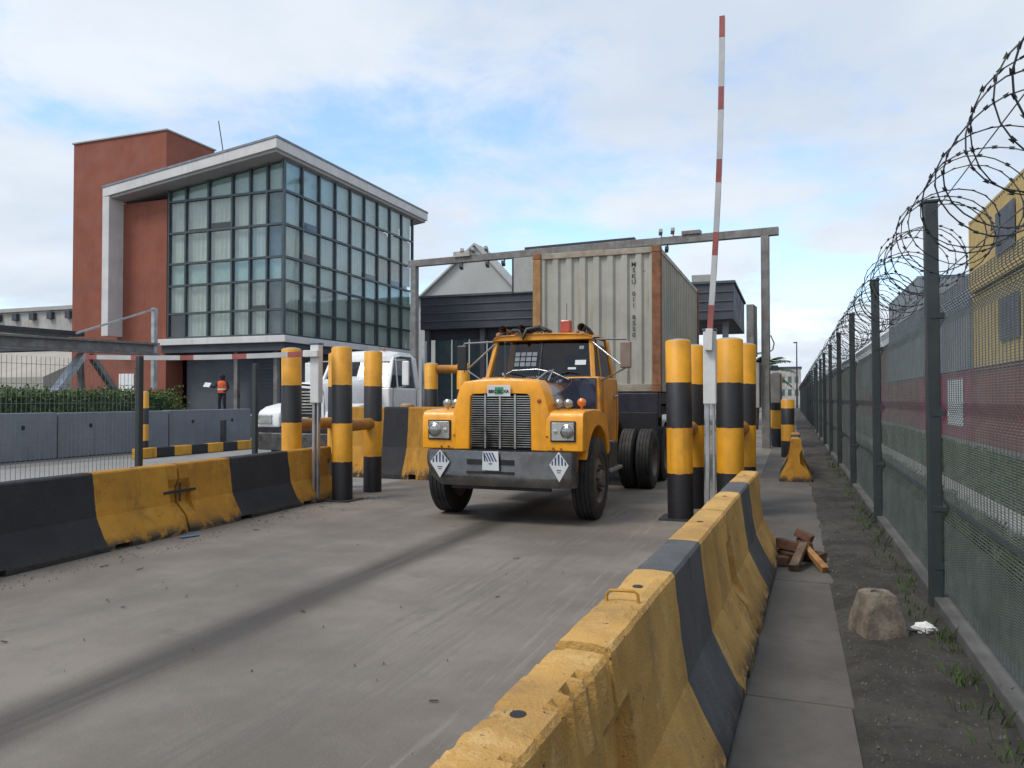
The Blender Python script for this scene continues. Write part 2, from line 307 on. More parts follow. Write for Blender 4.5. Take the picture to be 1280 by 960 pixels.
# ------------------------------------------------------------------ mesh helpers
class MB:
    def __init__(s): s.v = []; s.f = []; s.mi = []; s.cur = 0
    def add(s, vs, fs):
        o = len(s.v); s.v += [tuple(p) for p in vs]
        for f in fs: s.f.append(tuple(i+o for i in f)); s.mi.append(s.cur)
        return s
    def box(s, x0, x1, y0, y1, z0, z1):
        return s.add([(x, y, z) for z in (z0, z1) for y in (y0, y1) for x in (x0, x1)],
                     [(0, 2, 3, 1), (4, 5, 7, 6), (0, 1, 5, 4), (2, 6, 7, 3), (0, 4, 6, 2), (1, 3, 7, 5)])
    def obox(s, c, size, rot=(0, 0, 0)):
        from mathutils import Euler
        m = Euler(rot).to_matrix(); c = Vector(c); b = MB().box(-size[0]/2, size[0]/2, -size[1]/2, size[1]/2, -size[2]/2, size[2]/2)
        return s.add([c + m @ Vector(p) for p in b.v], b.f)
    def bar(s, p0, p1, w, h):
        p0, p1 = Vector(p0), Vector(p1); d = (p1-p0).normalized()
        up = Vector((0, 0, 1)) if abs(d.z) < .95 else Vector((0, 1, 0))
        sx = d.cross(up).normalized(); sz = sx.cross(d)
        vs = [p + sx*a*w/2 + sz*b*h/2 for p in (p0, p1) for a, b in ((-1, -1), (1, -1), (1, 1), (-1, 1))]
        return s.add(vs, [(0, 1, 2, 3), (7, 6, 5, 4), (0, 4, 5, 1), (1, 5, 6, 2), (2, 6, 7, 3), (3, 7, 4, 0)])
    def tube(s, pts, r, n=8, caps=True, r1=None):
        pts = [Vector(p) for p in pts]; rings = []; N = len(pts); prev = None
        for i, p in enumerate(pts):
            d = (pts[min(i+1, N-1)] - pts[max(i-1, 0)]).normalized()
            if prev is None: a = d.orthogonal().normalized()
            else: a = (prev - d*prev.dot(d)); a = a.normalized() if a.length > 1e-6 else d.orthogonal().normalized()
            prev = a; b = d.cross(a); rr = r if r1 is None else r + (r1-r)*i/(N-1)
            rings.append([p + (a*math.cos(t) + b*math.sin(t))*rr for t in [2*math.pi*k/n for k in range(n)]])
        return s.loft(rings, True, caps, caps)
    def loft(s, rings, closed=True, c0=False, c1=False):
        n = len(rings[0]); vs = [p for r in rings for p in r]; fs = []
        for i in range(len(rings)-1):
            for k in range(n if closed else n-1):
                a, b = i*n+k, i*n+(k+1) % n; fs.append((a, b, b+n, a+n))
        if c0: fs.append(tuple(reversed(range(n))))
        if c1: fs.append(tuple(range((len(rings)-1)*n, len(rings)*n)))
        return s.add(vs, fs)
    def lathe(s, prof, c, axis='Z', n=24, c0=True, c1=True):
        """prof: (radius, offset along the axis)"""
        c = Vector(c); rings = []
        for r, h in prof:
            ring = []
            for k in range(n):
                a = 2*math.pi*k/n; u, v = r*math.cos(a), r*math.sin(a)
                ring.append(c + (Vector((u, v, h)) if axis == 'Z' else Vector((h, u, v)) if axis == 'X' else Vector((v, h, u))))
            rings.append(ring)
        return s.loft(rings, True, c0, c1)
    def prism(s, poly, axis, a, b):
        """poly: 2-D outline, extruded along axis from a to b (X: poly=(y,z); Y: (x,z); Z: (x,y))"""
        def P(p, h): return (h, p[0], p[1]) if axis == 'X' else (p[0], h, p[1]) if axis == 'Y' else (p[0], p[1], h)
        return s.loft([[P(p, a) for p in poly], [P(p, b) for p in poly]], True, True, True)
    def build(s, name, mat, parent=None, smooth=None, bevel=0., loc=None, segs=2):
        me = bpy.data.meshes.new(name); me.from_pydata(s.v, [], s.f)
        for m in (mat if isinstance(mat, (list, tuple)) else [mat]): me.materials.append(MATS[m])
        if any(s.mi): me.polygons.foreach_set('material_index', s.mi)
        import bmesh
        bm = bmesh.new(); bm.from_mesh(me); bmesh.ops.recalc_face_normals(bm, faces=bm.faces[:]); bm.to_mesh(me); bm.free()
        if smooth is not None:
            me.polygons.foreach_set('use_smooth', [True]*len(me.polygons)); me.set_sharp_from_angle(angle=R(smooth))
        o = bpy.data.objects.new(name, me); C.objects.link(o)
        if parent: o.parent = parent
        if loc: o.location = loc
        if bevel:
            md = o.modifiers.new('bevel', 'BEVEL'); md.width = bevel; md.segments = segs; md.limit_method = 'ANGLE'; md.angle_limit = R(40)
            md.harden_normals = smooth is not None
        return o
def tag(o, label, cat, group=None):
    o['label'] = label; o['category'] = cat
    if group: o['group'] = group
    return o
def thing(name, label, cat, loc=(0, 0, 0), rz=0., group=None):
    o = bpy.data.objects.new(name, None); C.objects.link(o); o.empty_display_size = .2
    o.location = loc; o.rotation_euler = (0, 0, rz); return tag(o, label, cat, group)
def kind(o, k): o['kind'] = k; return o
def copy_tree(o, parent=None):
    c = o.copy(); C.objects.link(c); c.parent = parent
    for ch in list(o.children): copy_tree(ch, c)
    return c
def like(o, name, parent, loc=(0, 0, 0), rot=(0, 0, 0), mat=None):
    """another object on the same mesh data"""
    c = bpy.data.objects.new(name, o.data); C.objects.link(c); c.parent = parent; c.location = loc; c.rotation_euler = rot
    return c
def text_mesh(s, size, name, mat, parent, loc, rot, depth=.002, spacing=1.0):
    cu = bpy.data.curves.new(name, 'FONT'); cu.body = s; cu.size = size; cu.align_x = 'CENTER'; cu.align_y = 'CENTER'; cu.extrude = depth/2; cu.resolution_u = 2
    cu.space_character = spacing; cu.offset = size*.025
    t = bpy.data.objects.new('tmp', cu); C.objects.link(t)
    me = bpy.data.meshes.new_from_object(t.evaluated_get(bpy.context.evaluated_depsgraph_get())); bpy.data.objects.remove(t)
    me.materials.clear(); me.materials.append(MATS[mat])
    o = bpy.data.objects.new(name, me); C.objects.link(o); o.parent = parent; o.location = loc; o.rotation_euler = rot
    return o
def wheel(parent, x, y, r, w, side, dual=False, rim='rim_steel'):
    """side=+1: outer face to +X"""
    wh = bpy.data.objects.new('wheel', None); C.objects.link(wh); wh.parent = parent; wh.location = (x, y, r); wh.empty_display_size = .1
    t = MB()
    prof = [(r*.60, -w*.46), (r*.66, -w*.5), (r*.86, -w*.49), (r*.955, -w*.43)]
    for k in range(4):
        a = -w*.40 + k*w*.20; prof += [(r, a), (r, a+w*.165), (r*.972, a+w*.172), (r*.972, a+w*.195)]
    prof += [(r, w*.40), (r*.955, w*.43), (r*.86, w*.49), (r*.66, w*.5), (r*.60, w*.46)]
    offs = [0] if not dual else [0, -side*w*1.12]
    for of in offs: t.lathe(prof, (of, 0, 0), 'X', 40, False, False)
    t.build('tyre', 'black_rubber', wh, smooth=35)
    q = MB(); s = side
    if dual: q.lathe([(r*.61, s*w*.46), (r*.585, s*w*.40), (r*.55, s*w*.05), (r*.42, -s*w*.02), (r*.30, s*w*.02), (r*.24, s*w*.18), (r*.10, s*w*.30), (.01, s*w*.31)], (0, 0, 0), 'X', 32, False, False)
    else: q.lathe([(r*.61, s*w*.46), (r*.58, s*w*.42), (r*.54, s*w*.28), (r*.45, s*w*.36), (r*.33, s*w*.40), (r*.22, s*w*.40), (r*.20, s*w*.58), (r*.09, s*w*.62), (.01, s*w*.62)], (0, 0, 0), 'X', 32, False, False)
    q.lathe([(r*.62, -s*w*.4), (.02, -s*w*.35)], (0, 0, 0), 'X', 24, False, False)
    q.build('rim', rim, wh, smooth=35)
    b = MB()
    for k in range(8):
        a = 2*math.pi*k/8; b.lathe([(.018, 0), (.018, s*.05), (.004, s*.055)], (s*w*(.0 if dual else .38), math.cos(a)*r*.30, math.sin(a)*r*.30), 'X', 6)
    kind(b.build('wheel_nuts', 'steel_dark', wh), 'stuff')
    return wh

# ------------------------------------------------------------------ setting: ground, roads, walk
def sheet(name, mat, x0, x1, y0, y1, z, nx=1, ny=1, amp=0., fr=3.):
    b = MB(); vs = []; fs = []
    for j in range(ny+1):
        for i in range(nx+1):
            x, y = x0+(x1-x0)*i/nx, y0+(y1-y0)*j/ny
            zz = z + (amp*mnoise.noise(Vector((x*fr, y*fr, 1.3))) + amp*.5*mnoise.noise(Vector((x*fr*3, y*fr*3, 4.3))) if amp else 0)
            vs.append((x, y, zz))
    for j in range(ny):
        for i in range(nx):
            a = j*(nx+1)+i; fs.append((a, a+1, a+nx+2, a+nx+1))
    b.add(vs, fs); return kind(b.build(name, mat, smooth=60 if amp else None), 'structure')
sheet('ground', 'yard', -900, 900, -60, 1800, -.012)
sheet('road', 'lane', -7.0, -.30, -12, 120, -.004, 30, 120, .0035, .5)
sheet('road_far_lane', 'road_left', -16.2, -7.0, -12, 120, -.008)
for o in (sheet('dirt_strip', 'soil', .20, 1.18, 1, 40, .0, 66, 1800, .020, 4.5), sheet('dirt_far', 'soil', .20, 1.18, 40, 130, .0, 6, 60, .010, 3.0), sheet('dirt_near', 'soil', .20, 1.18, -6, 1, .0, 6, 60, .010, 3.0)):
    for v in o.data.vertices:      # banked up from under the slab edge
        k = max(0., min(1., (v.co.x-.24-.04*mnoise.noise(Vector((v.co.y*2.1, 0, 0))))/.16)); v.co.z = (v.co.z+.028)*k*k*(3-2*k) - .004*(1-k)
sheet('turf_ground', 'turf', 1.05, 5.2, -6, 140, .004, 10, 120, .03, .7)
walk = thing('walkway', 'x', 'x'); del walk['label'], walk['category']; kind(walk, 'structure')
y = -6.70; wr = random.Random(3)
while y < 34:
    b = MB(); e = wr.uniform(.27, .33); d = wr.uniform(-.002, .002)
    b.box(-.60, e, y, y+2.70, -.08, .007+d)
    b.build('slab', 'walk', walk, bevel=.004)
    y += 2.72

# ------------------------------------------------------------------ jersey barriers
BL = 2.93
def jersey_mesh(seed, chip=0., pocket=True, steps=150, H=.80):
    prof = [(-.300, 0), (-.300, .045), (-.288, .072), (-.222, .19), (-.146, .345), (-.137, .41), (-.120, .52), (-.108, .62), (-.098, .71), (-.090, H-.018), (-.078, H-.003),
            (-.04, H), (0, H+.001), (.04, H)]
    prof += [(-a, z) for a, z in reversed(prof[:11])]
    b = MB(); rings = []
    notches = (BL*.29, BL*.71)
    ys = sorted(set([BL*i/steps for i in range(steps+1)] + [n+s for n in notches for s in (-.10, -.095, .095, .10)] + [.13, .135, BL-.13, BL-.135, .012, BL-.012]))
    for y in ys:
        ring = []
        endk = .985 if (y < .001 or y > BL-.001) else 1.0
        for k, (x, z) in enumerate(prof):
            n = mnoise.noise(Vector((x*5+seed, y*2.2, z*5)))*.004 + mnoise.noise(Vector((x*16, y*14+seed, z*16)))*.0022
            x2 = x*endk + (n if x > 0 else -n); z2 = z + (n*.6 if z > .7 else 0)
            if z < .02 and any(abs(y-q) < .097 for q in notches): z2 = .055
            elif z < .07 and any(abs(y-q) < .097 for q in notches): z2 = z2+.03; x2 *= .93
            de = min(y, BL-y)
            if pocket and de < .131 and .29 < z < .56: x2 *= .52
            if chip and abs(x) > .06 and z > H-.1:
                c = mnoise.noise(Vector((y*6+seed, 3.3 if x > 0 else 9.1, 0))) + .7*mnoise.noise(Vector((y*19+seed, 1.3 if x > 0 else 5.1, 0)))
                kk = chip if x > 0 else chip*.3
                c += .6*mnoise.noise(Vector((y*47+seed, 2.3 if x > 0 else 6.1, 0)))
                if c > -.15: x2 -= math.copysign(min(.034, kk*(c+.15)*.055), x); z2 -= min(.030, kk*(c+.15)*.05)*(1 if z > H-.03 else .25)
            # broken lower corners
            if z < .12:
                for q in (.0, BL):
                    dd = abs(y-q)
                    if dd < .09: x2 *= 1-.10*(1-dd/.09)
            ring.append((x2, y, z2))
        rings.append(ring)
    b.loft(rings, True, True, True)
    return b
def barrier(name, seed, mat, loc, rz, label, group, chip=0., handle=True, H=.80):
    t = thing(name, label, 'barrier', loc, rz, group)
    body = jersey_mesh(seed, chip, H=H).build('concrete_body', mat, t, smooth=14)
    for yy in (.62, BL-.62):
        r = MB().lathe([(.023, 0), (.022, .003), (.012, .0035)], (0, yy+.12, H-.0005), 'Z', 14, False, True).build('lifting_socket_shade', 'frame_black', t, smooth=40)  # flat black cap drawn in place of the socket's shaded recess
        r.scale = (.9, 1, 1)
    if handle:
        path = [(-.062, .50, H-.03), (-.060, .50, H+.026), (-.048, .50, H+.038), (.040, .505, H+.040), (.052, .51, H+.028), (.056, .51, H-.03)]
        MB().tube(path, .0055, 8).build('lifting_loop', 'loop_yellow', t, smooth=60)
    return t
ang = math.atan(-.031)
def rx(y): return -.565 + (y-3.3)*.031
for k, (y0, ch, lab) in enumerate(((-.72, 1.0, 'faded yellow concrete barrier with crumbling top edge, beside the walkway, farthest from the boom gate'),
                                   (2.25, .22, 'faded yellow barrier with a blue-grey band and raised lifting loop, second from the raised boom'),
                                   (5.22, .12, 'faded yellow barrier with a blue-grey band ending beside the striped bollards and raised boom'))):
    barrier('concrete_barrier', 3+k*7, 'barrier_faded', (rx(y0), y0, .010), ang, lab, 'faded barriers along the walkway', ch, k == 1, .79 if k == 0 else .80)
# left row (x about -6.8) turned a little
def lx(y): return -6.735 - (y-4.6)*.045
angl = math.atan(.045)
for k, (y0, lab) in enumerate(((.22, 'fresh yellow and black concrete barrier at the lane edge, farthest from the lowered boom'),
                               (3.62, 'yellow barrier with a wide black band standing in front of the mesh fence'),
                               (7.02, 'yellow barrier with a black band reaching up to the bollards of the lowered boom'))):
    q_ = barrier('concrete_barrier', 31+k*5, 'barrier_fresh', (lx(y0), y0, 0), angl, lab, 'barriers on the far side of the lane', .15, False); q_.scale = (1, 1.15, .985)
    if k < 2:
        yj = y0+BL*1.15+.02
        t = thing('barrier_link', 'rusty steel link joining the ' + ('two barriers nearest the bollards' if k == 1 else 'two barriers by the mesh fence'), 'steel link', (lx(yj)+.125, yj, .47), angl)
        MB().box(-.02, .012, -.26, .26, -.015, .015).build('link_bar', 'steel_dark', t, bevel=.004)
        MB().tube([(.0, 0, -.12), (.0, 0, .10)], .014, 8).build('pin', 'steel_dark', t)
# barrier seen end-on by the fence, and the one behind the island
barrier('concrete_barrier', 77, 'barrier_fresh', (.06, 15.0, .0), 0, 'rust stained yellow barrier standing end-on on the walkway beside the fence', None, .5, False)
q_ = barrier('concrete_barrier', 81, 'barrier_cross', (-6.12, 13.35, .0), R(88), 'tall yellow and black barrier standing crosswise behind the double bollards', None, .1, False); q_.scale = (1.25, .82, 1.73)

# ------------------------------------------------------------------ bollards
def post(parent, x, y, h, r, mat='bollard_paint', name='post', cap='concrete'):
    o = MB().lathe([(r, 0), (r, h-.012), (r-.012, h)], (0, 0, 0), 'Z', 28, True, False).build(name, mat, parent, smooth=50, loc=(x, y, 0))
    c = MB().lathe([(r-.012, h-.004), (r*.8, h+.012), (r*.4, h+.024), (.005, h+.026)], (0, 0, 0), 'Z', 28, False, False).build('concrete_fill', cap, o, smooth=50)
    return o
def bollard_pair(name, x, y, dx, dy, h, r, zpipe, label, group, h2=None):
    t = thing(name, label, 'bollards', (x, y, 0), 0, group)
    q1 = post(t, 0, 0, h, r); q2 = post(t, dx, dy, h2 or h, r*.97); rb = random.Random(int(abs(x*91+y*37)))
    for q_ in (q1, q2): q_.rotation_euler = (R(rb.uniform(-.8, .8)), R(rb.uniform(-.8, .8)), rb.uniform(0, 6))
    MB().tube([(0, 0, zpipe), (dx*.5, dy*.5, zpipe), (dx, dy, zpipe)], r*.62, 18).build('cross_pipe', 'pipe_yellow', t, smooth=50)
    MB().box(-r*1.5, r*1.5, -r*1.5, r*1.5, -.01, .015).build('base_plate', 'steel_dark', t)
    return t
gb = 'striped double bollards guarding the boom gates'
bollard_pair('double_bollard', -6.45, 10.02, -.14, 1.12, 2.33, .155, 1.13, 'yellow and black double bollard right of the lowered boom housing, on the lane side', gb)
bollard_pair('double_bollard', -7.40, 10.06, -.05, 1.30, 2.33, .155, 1.13, 'yellow and black double bollard behind the concrete barrier, in front of the white truck', gb)
bollard_pair('double_bollard', -1.36, 10.0, .02, 1.10, 2.30, .165, 1.13, 'yellow and black double bollard beside the truck, left of the raised boom', gb)
bollard_pair('double_bollard', -.76, 10.3, .10, 1.05, 2.32, .175, 1.13, 'yellow and black double bollard between the raised boom and the walkway', gb)
t = bollard_pair('double_bollard', -7.50, 15.2, .66, .25, 2.32, .15, 2.20, 'double bollard with its cross pipe at the very top, behind the yellow truck bonnet', None)
t2 = thing('short_bollard', 'short weathered yellow stub post behind the askew barrier, before the white truck door', 'bollard', (-7.60, 14.25, 0)); post(t2, 0, 0, 1.42, .145, 'pipe_yellow')
t = bollard_pair('double_bollard', -.50, 27.0, .05, -1.2, 2.35, .17, 1.2, 'yellow and black double bollard just beyond the gantry post by the fence', None)
t = thing('short_bollard', 'short yellow and black post standing behind the end-on barrier by the fence', 'bollard', (-.11, 21.4, 0)); post(t, 0, 0, 1.52, .17, 'post_paint')
t = bollard_pair('double_bollard', -1.12, 17.0, .06, 1.1, 1.75, .17, 1.1, 'lower double bollard further down the island between walkway and lane', None)

# ------------------------------------------------------------------ boom gates
def boom_gate(x, y, label, tip, group, rz=0.):
    t = thing('boom_gate', label, 'boom gate', (x, y, 0), rz, group)
    st = MB(); st.box(-.055, -.010, -.03, .03, 0, 1.50); st.build('leg', 'galv', t, bevel=.004)
    st = MB(); st.box(.030, .055, -.03, .03, 0, 1.50); st.build('leg', 'galv', t, bevel=.004)
    MB().box(-.10, .10, -.09, .09, .008, .028).build('base_plate', 'steel_dark', t)
    MB().box(-.075, .075, -.06, .06, 1.48, 2.36).build('housing', 'white_box', t, bevel=.012)
    MB().box(-.085, .085, -.07, .07, 2.362, 2.385).build('housing_lid', 'blue_lid', t, bevel=.006)
    a = Vector((0, -.085, 2.22)); b = Vector(tip)
    d = (b-a).normalized(); hold = a - d*.10
    MB().bar(hold, a + d*.16, .085, .10).build('arm_clamp', 'white_box', t, bevel=.008)
    ln = (b-a).length; arm = MB()
    cuts = [0.02]; seg = ln/5
    for k in range(5): cuts += [seg*k + (.10 if k == 0 else -.12) + .12, seg*k + .36 + (.1 if k == 0 else 0)]
    cuts = sorted(c for c in cuts if c < ln-.26) + [ln-.25, ln]
    red = False; prev = 0.01
    # slight sag / bow of the arm
    side = Vector((1, 0, 0)) if abs(d.z) > .7 else Vector((0, 0, -1))
    def P(s): return a + d*s + side*(.035*math.sin(math.pi*s/ln))
    parts = []
    M_ = [('arm_grey', 0), ('red_paint', 1)]
    full = MB()
    bands = [(0.0, .12, 0)]
    for k in range(5):
        c = .30 + k*(ln-.42)/4.0
        bands.append((c-.14, c+.14, 1))
    bands = sorted(bands[1:])
    pos = 0.; lst = []
    for s0, s1, c in bands:
        if s0 > pos: lst.append((pos, s0, 0))
        lst.append((max(s0, pos), min(s1, ln), 1)); pos = min(s1, ln)
    if pos < ln: lst.append((pos, ln, 0))
    for s0, s1, c in lst:
        m = 6; full.cur = c
        for q in range(m):
            full.bar(P(s0+(s1-s0)*q/m), P(s0+(s1-s0)*(q+1)/m), .062, .075)
    full.build('arm', ['arm_grey', 'red_paint'], t)
    return t
boom_gate(-.925, 9.40, 'boom gate with its slim red and white arm raised upright, beside striped bollards', (.17, -.06, 6.12), 'boom gates')
boom_gate(-6.72, 9.72, 'boom gate with its red and white arm lowered level across the far lane', (-4.62, -.02, 2.26), 'boom gates')

# ------------------------------------------------------------------ height gantry over the lanes
GY = 25.0
g = thing('gantry', 'grey steel height gantry with cameras spanning the lanes behind the container', 'gantry', (-.003, GY-.07, -.09), R(-5.3))
MB().box(-13.95, -.36, -.11, .11, 6.72, 6.97).build('beam', 'steel_grey', g, bevel=.01)
MB().box(-9.0, -4.95, -.10, .10, 6.972, 7.06).build('cable_tray', 'steel_dark', g)
for xx in (-13.72, -.76):
    c = MB().box(xx-.12, xx+.12, -.12, .12, 0, 6.718).build('column', 'steel_grey', g, bevel=.01)
    MB().box(xx-.36, xx+.36, -.36, .36, -.01, .03).build('base_plate', 'steel_dark', c)
for xx, dz, up in ((-11.55, 6.97, 1), (-11.1, 6.97, 1), (-10.55, 6.97, 1), (-4.05, 6.97, 1), (-3.65, 6.97, 1), (-11.6, 6.72, -1), (-10.5, 6.72, -1), (-9.85, 6.72, -1), (-3.85, 6.72, -1)):
    cm = MB(); cm.tube([(xx, 0, dz-.02*up), (xx, 0, dz+.12*up)], .025, 8); cm.obox((xx, -.10, dz+.17*up), (.12, .28, .12), (R(-14), 0, .3)); cm.build('camera', 'camera_grey' if up > 0 else 'steel_dark', g, bevel=.01)
MB().box(-3.35, -2.75, -.16, .16, 6.972, 7.10).build('junction_box', 'steel_grey', g, bevel=.01)
MB().box(-11.9, -11.2, -.20, -.14, 6.92, 7.12).build('junction_box', 'stained_white', g, bevel=.01)
MB().box(-9.42, -8.55, -.19, -.135, 5.45, 6.69).build('hanging_panel', 'panel_grey', g, bevel=.01)
MB().box(-9.45, -9.40, -.21, -.12, 5.42, 6.69).build('panel_edge', 'steel_dark', g)
MB().box(-1.27, -1.05, -.5, .30, 2.95, 4.55).build('sign_board', 'steel_grey', g, bevel=.01)
MB().box(-1.2, -.92, -.35, .18, 1.35, 2.75).build('control_cabinet', 'panel_grey', g, bevel=.015)
MB().box(-.60, -.32, -.22, .22, 1.5, 2.4).build('control_cabinet', 'steel_grey', g, bevel=.015)
MB().tube([(-.62, -.1, 3.1), (-.54, -.1, 3.15), (-.50, -.1, 3.35), (-.60, -.1, 3.6)], .02, 8).build('cable', 'steel_grey', g)
MB().box(-.60, -.40, -.16, .05, 2.5, 2.66).build('camera', 'steel_dark', g)

# ------------------------------------------------------------------ security fence with razor wire on the right
FX = 1.04; SP = 4.02; Y0 = 2.33; HP = 3.0; HM = 2.32
fen = thing('mesh_fence', 'tall dark steel security fence of dense anti-climb mesh running along the dirt strip', 'fence', (FX, 0, 0))
def fold(z):
    d = 0.
    for c in (2.16, 1.44, .74):
        k = abs(z-c)
        if k < .085: d = .045*(1-k/.085)
    return d
pn = MB(); wr_ = .0027
zs = []; z = .16
while z < HM: zs.append(z); z += .0150
for z in zs:
    x = fold(z); r = wr_
    pn.add([(x-r, 0, z-r), (x+r, 0, z-r), (x, 0, z+r), (x-r, SP, z-r), (x+r, SP, z-r), (x, SP, z+r)], [(0, 1, 4, 3), (1, 2, 5, 4), (2, 0, 3, 5)])
zk = [.14, .655, .74, .825, 1.355, 1.44, 1.525, 2.075, 2.16, 2.245, HM]
k = 0; yy = .076
while yy < SP:
    r = .0026
    for a, b2 in zip(zk[:-1], zk[1:]):
        xa, xb = fold(a)-.004, fold(b2)-.004
        pn.add([(xa-r, yy-r, a), (xa+r, yy-r, a), (xa, yy+r, a), (xb-r, yy-r, b2), (xb+r, yy-r, b2), (xb, yy+r, b2)], [(0, 1, 4, 3), (1, 2, 5, 4), (2, 0, 3, 5)])
    yy += .0762
p0 = pn.build('mesh_panel', 'wire_steel', fen, loc=(0, Y0, 0)); kind(p0, 'stuff')
ps = MB(); ps.box(-.045, .045, -.045, .045, 0, HP)
post0 = ps.build('fence_post', 'fence_steel', fen, bevel=.008, loc=(-.055, Y0, 0))
cp = MB().box(-.052, .052, -.052, .052, HP-.002, HP+.02).build('post_cap', 'fence_steel', post0, bevel=.006)
br = MB().box(-.02, .075, -.05, .05, -.02, .02).build('clamp', 'fence_steel', post0, bevel=.004, loc=(0, 0, .74))
NP = 26
for z in (.32, 1.44, 2.16): like(br, 'clamp', post0, (0, 0, z))
for k in range(1, NP):
    q = copy_tree(post0, fen); q.location = (-.055, Y0+k*SP, 0)
    q.rotation_euler = (R(random.uniform(-.4, .4)), R(random.uniform(-.3, .3)), 0)
for k in [-1] + list(range(1, NP-1)):
    kind(like(p0, 'mesh_panel', fen, (0, Y0+k*SP, 0)), 'stuff')
q = copy_tree(post0, fen); q.location = (-.055, Y0-SP, 0)
for k in range(-1, NP-1):
    b = MB().box(-.075, .10, 0, SP-.012, -.05, .10 + .012*math.sin(k*2.3)); b.build('plinth', 'plinth_concrete', fen, bevel=.012, loc=(0, Y0+k*SP, 0))
# concertina coils, one per bay
def coil(seed, y0, ln, turns, rad, fine=True):
    rnd = random.Random(seed); b = MB(); n = 22 if fine else 14; N = int(turns*n); pts = []
    ph = rnd.uniform(0, 6)
    for i in range(N+1):
        a = 2*math.pi*i/n; rr = rad*(1 + .06*math.sin(i*.21+ph) + .03*math.sin(i*.93))
        # alternate turns clipped to their neighbours
        yy = ln*i/N + .16*math.sin(a*.5+ph)*(.8+.4*math.sin(i*.05))
        pts.append(Vector((math.cos(a)*rr, y0+yy, math.sin(a)*rr*.96 + .04*math.sin(i*.07+ph))))
    b.tube(pts, .0042, 4 if fine else 3, True)
    # barbs: small blades along the wire
    step = .085 if fine else .16; acc = 0
    for p, q in zip(pts[:-1], pts[1:]):
        d = (q-p); l = d.length; d.normalize(); s = d.orthogonal().normalized(); s.rotate(Matrix.Rotation(rnd.uniform(0, 3), 3, d)); u = d.cross(s)
        acc += l
        if acc >= step:
            acc = 0; c = p; w_ = .017
            b.add([c-d*.017+s*w_*.55, c+d*.017+s*w_*.55, c+d*.007, c-d*.007, c+d*.017-s*w_*.55, c-d*.017-s*w_*.55, c+u*.006, c-u*.006],
                  [(0, 3, 6), (0, 3, 7), (3, 2, 1), (3, 2, 6), (2, 1, 7), (2, 4, 7), (4, 2, 6), (3, 5, 6), (3, 5, 7), (0, 3, 2, 1), (3, 5, 4, 2)])
    return b
where = ['nearest stretch of', 'second stretch of']
for k in range(-1, NP-1):
    yb = Y0+k*SP
    fine = k < 4
    o = coil(k+20, 0, SP+.1, 12.3 if fine else 9, .305, fine).build('razor_wire', 'razor_steel', None, loc=(FX+.03, yb, 2.76))
    tag(o, 'coiled razor wire with barbs strung along the top of the tall security fence', 'razor wire', 'razor wire coils on the fence')
wires = MB()
for z, x in ((2.46, .0), (2.92, -.05)): wires.tube([(x, Y0-SP, z), (x, Y0+SP*(NP-2), z)], .0035, 4)
wires.build('line_wire', 'wire_steel', fen)

# ------------------------------------------------------------------ container yard behind the fence
def corr(length, height, period=.278, depth=.036, axis='Y'):
    """trapezoidal corrugated sheet, bulging to +X, along Y"""
    pts = []; n = max(1, round(length/period)); p = length/n
    for i in range(n):
        o = i*p; pts += [(0, o), (0, o+p*.26), (depth, o+p*.50-p*.0), (depth, o+p*.74)]
        pts[-2] = (depth, o+p*.42); pts[-1] = (depth, o+p*.74); pts.append((0, o+p*.90))
    pts.append((0, length))
    return pts
def container(name, label, body, frame, loc, rz=0., group=None, L=6.06, W=2.44, H=2.59, fine=True):
    """origin: near left bottom corner; length along +Y"""
    t = thing(name, label, 'container', loc, rz, group)
    e = .11
    for (x0, x1) in ((0, .16), (W-.16, W)):
        for (y0, y1) in ((0, .16), (L-.16, L)):
            MB().box(x0, x1, y0, y1, .12, H-.12).build('corner_post', frame if (frame == body or x0 > 1) else 'container_post', t, bevel=.012)
            for z in (0, H-.118): MB().box(x0-.004, x1+.004, y0-.004, y1+.004, z, z+.118).build('corner_casting', frame, t, bevel=.015)
    for y in (.02, L-.10):
        MB().box(.16, W-.16, y, y+.08, H-.12, H-.01).build('top_rail', frame if frame == body else 'container_edge', t, bevel=.008)
        MB().box(.16, W-.16, y, y+.08, .01, .15).build('bottom_rail', frame if frame == body else 'container_edge', t, bevel=.008)
    for x in (.02, W-.08):
        MB().box(x, x+.06, .16, L-.16, H-.10, H-.01).build('top_rail', body, t, bevel=.006)
        MB().box(x, x+.06, .16, L-.16, .01, .16).build('bottom_rail', body, t, bevel=.006)
    for side in (0, 1):
        pts = corr(L-.32, H); x = .030 if side == 0 else W-.030; s = -1 if side else 1
        b = MB(); b.loft([[(x+s*d, .16+q, z) for d, q in pts] for z in (.155, H-.10)], False).build('side_panel', body, t)
        pts = corr(W-.32, H, .25, .045); y = .035 if side == 0 else L-.035; s = 1 if side == 0 else -1
        b = MB(); b.loft([[(.16+q, y+s*d, z) for d, q in pts] for z in (.15, H-.12)], False).build('end_panel' if side == 0 else 'door_panel', body, t)
    b = MB(); pts = corr(L-.2, H, .21, .02); b.loft([[(x, .1+q, H-.035+d) for d, q in pts] for x in (.05, W-.05)], False).build('roof_panel', 'container_roof' if body == 'container_grey' else body, t)
    MB().box(.08, W-.08, .1, L-.1, .10, .14).build('floor', 'frame_black', t)
    return t
L40 = 12.19; CX0 = 6.0; gy = 'containers stacked beyond the fence'
stack = []
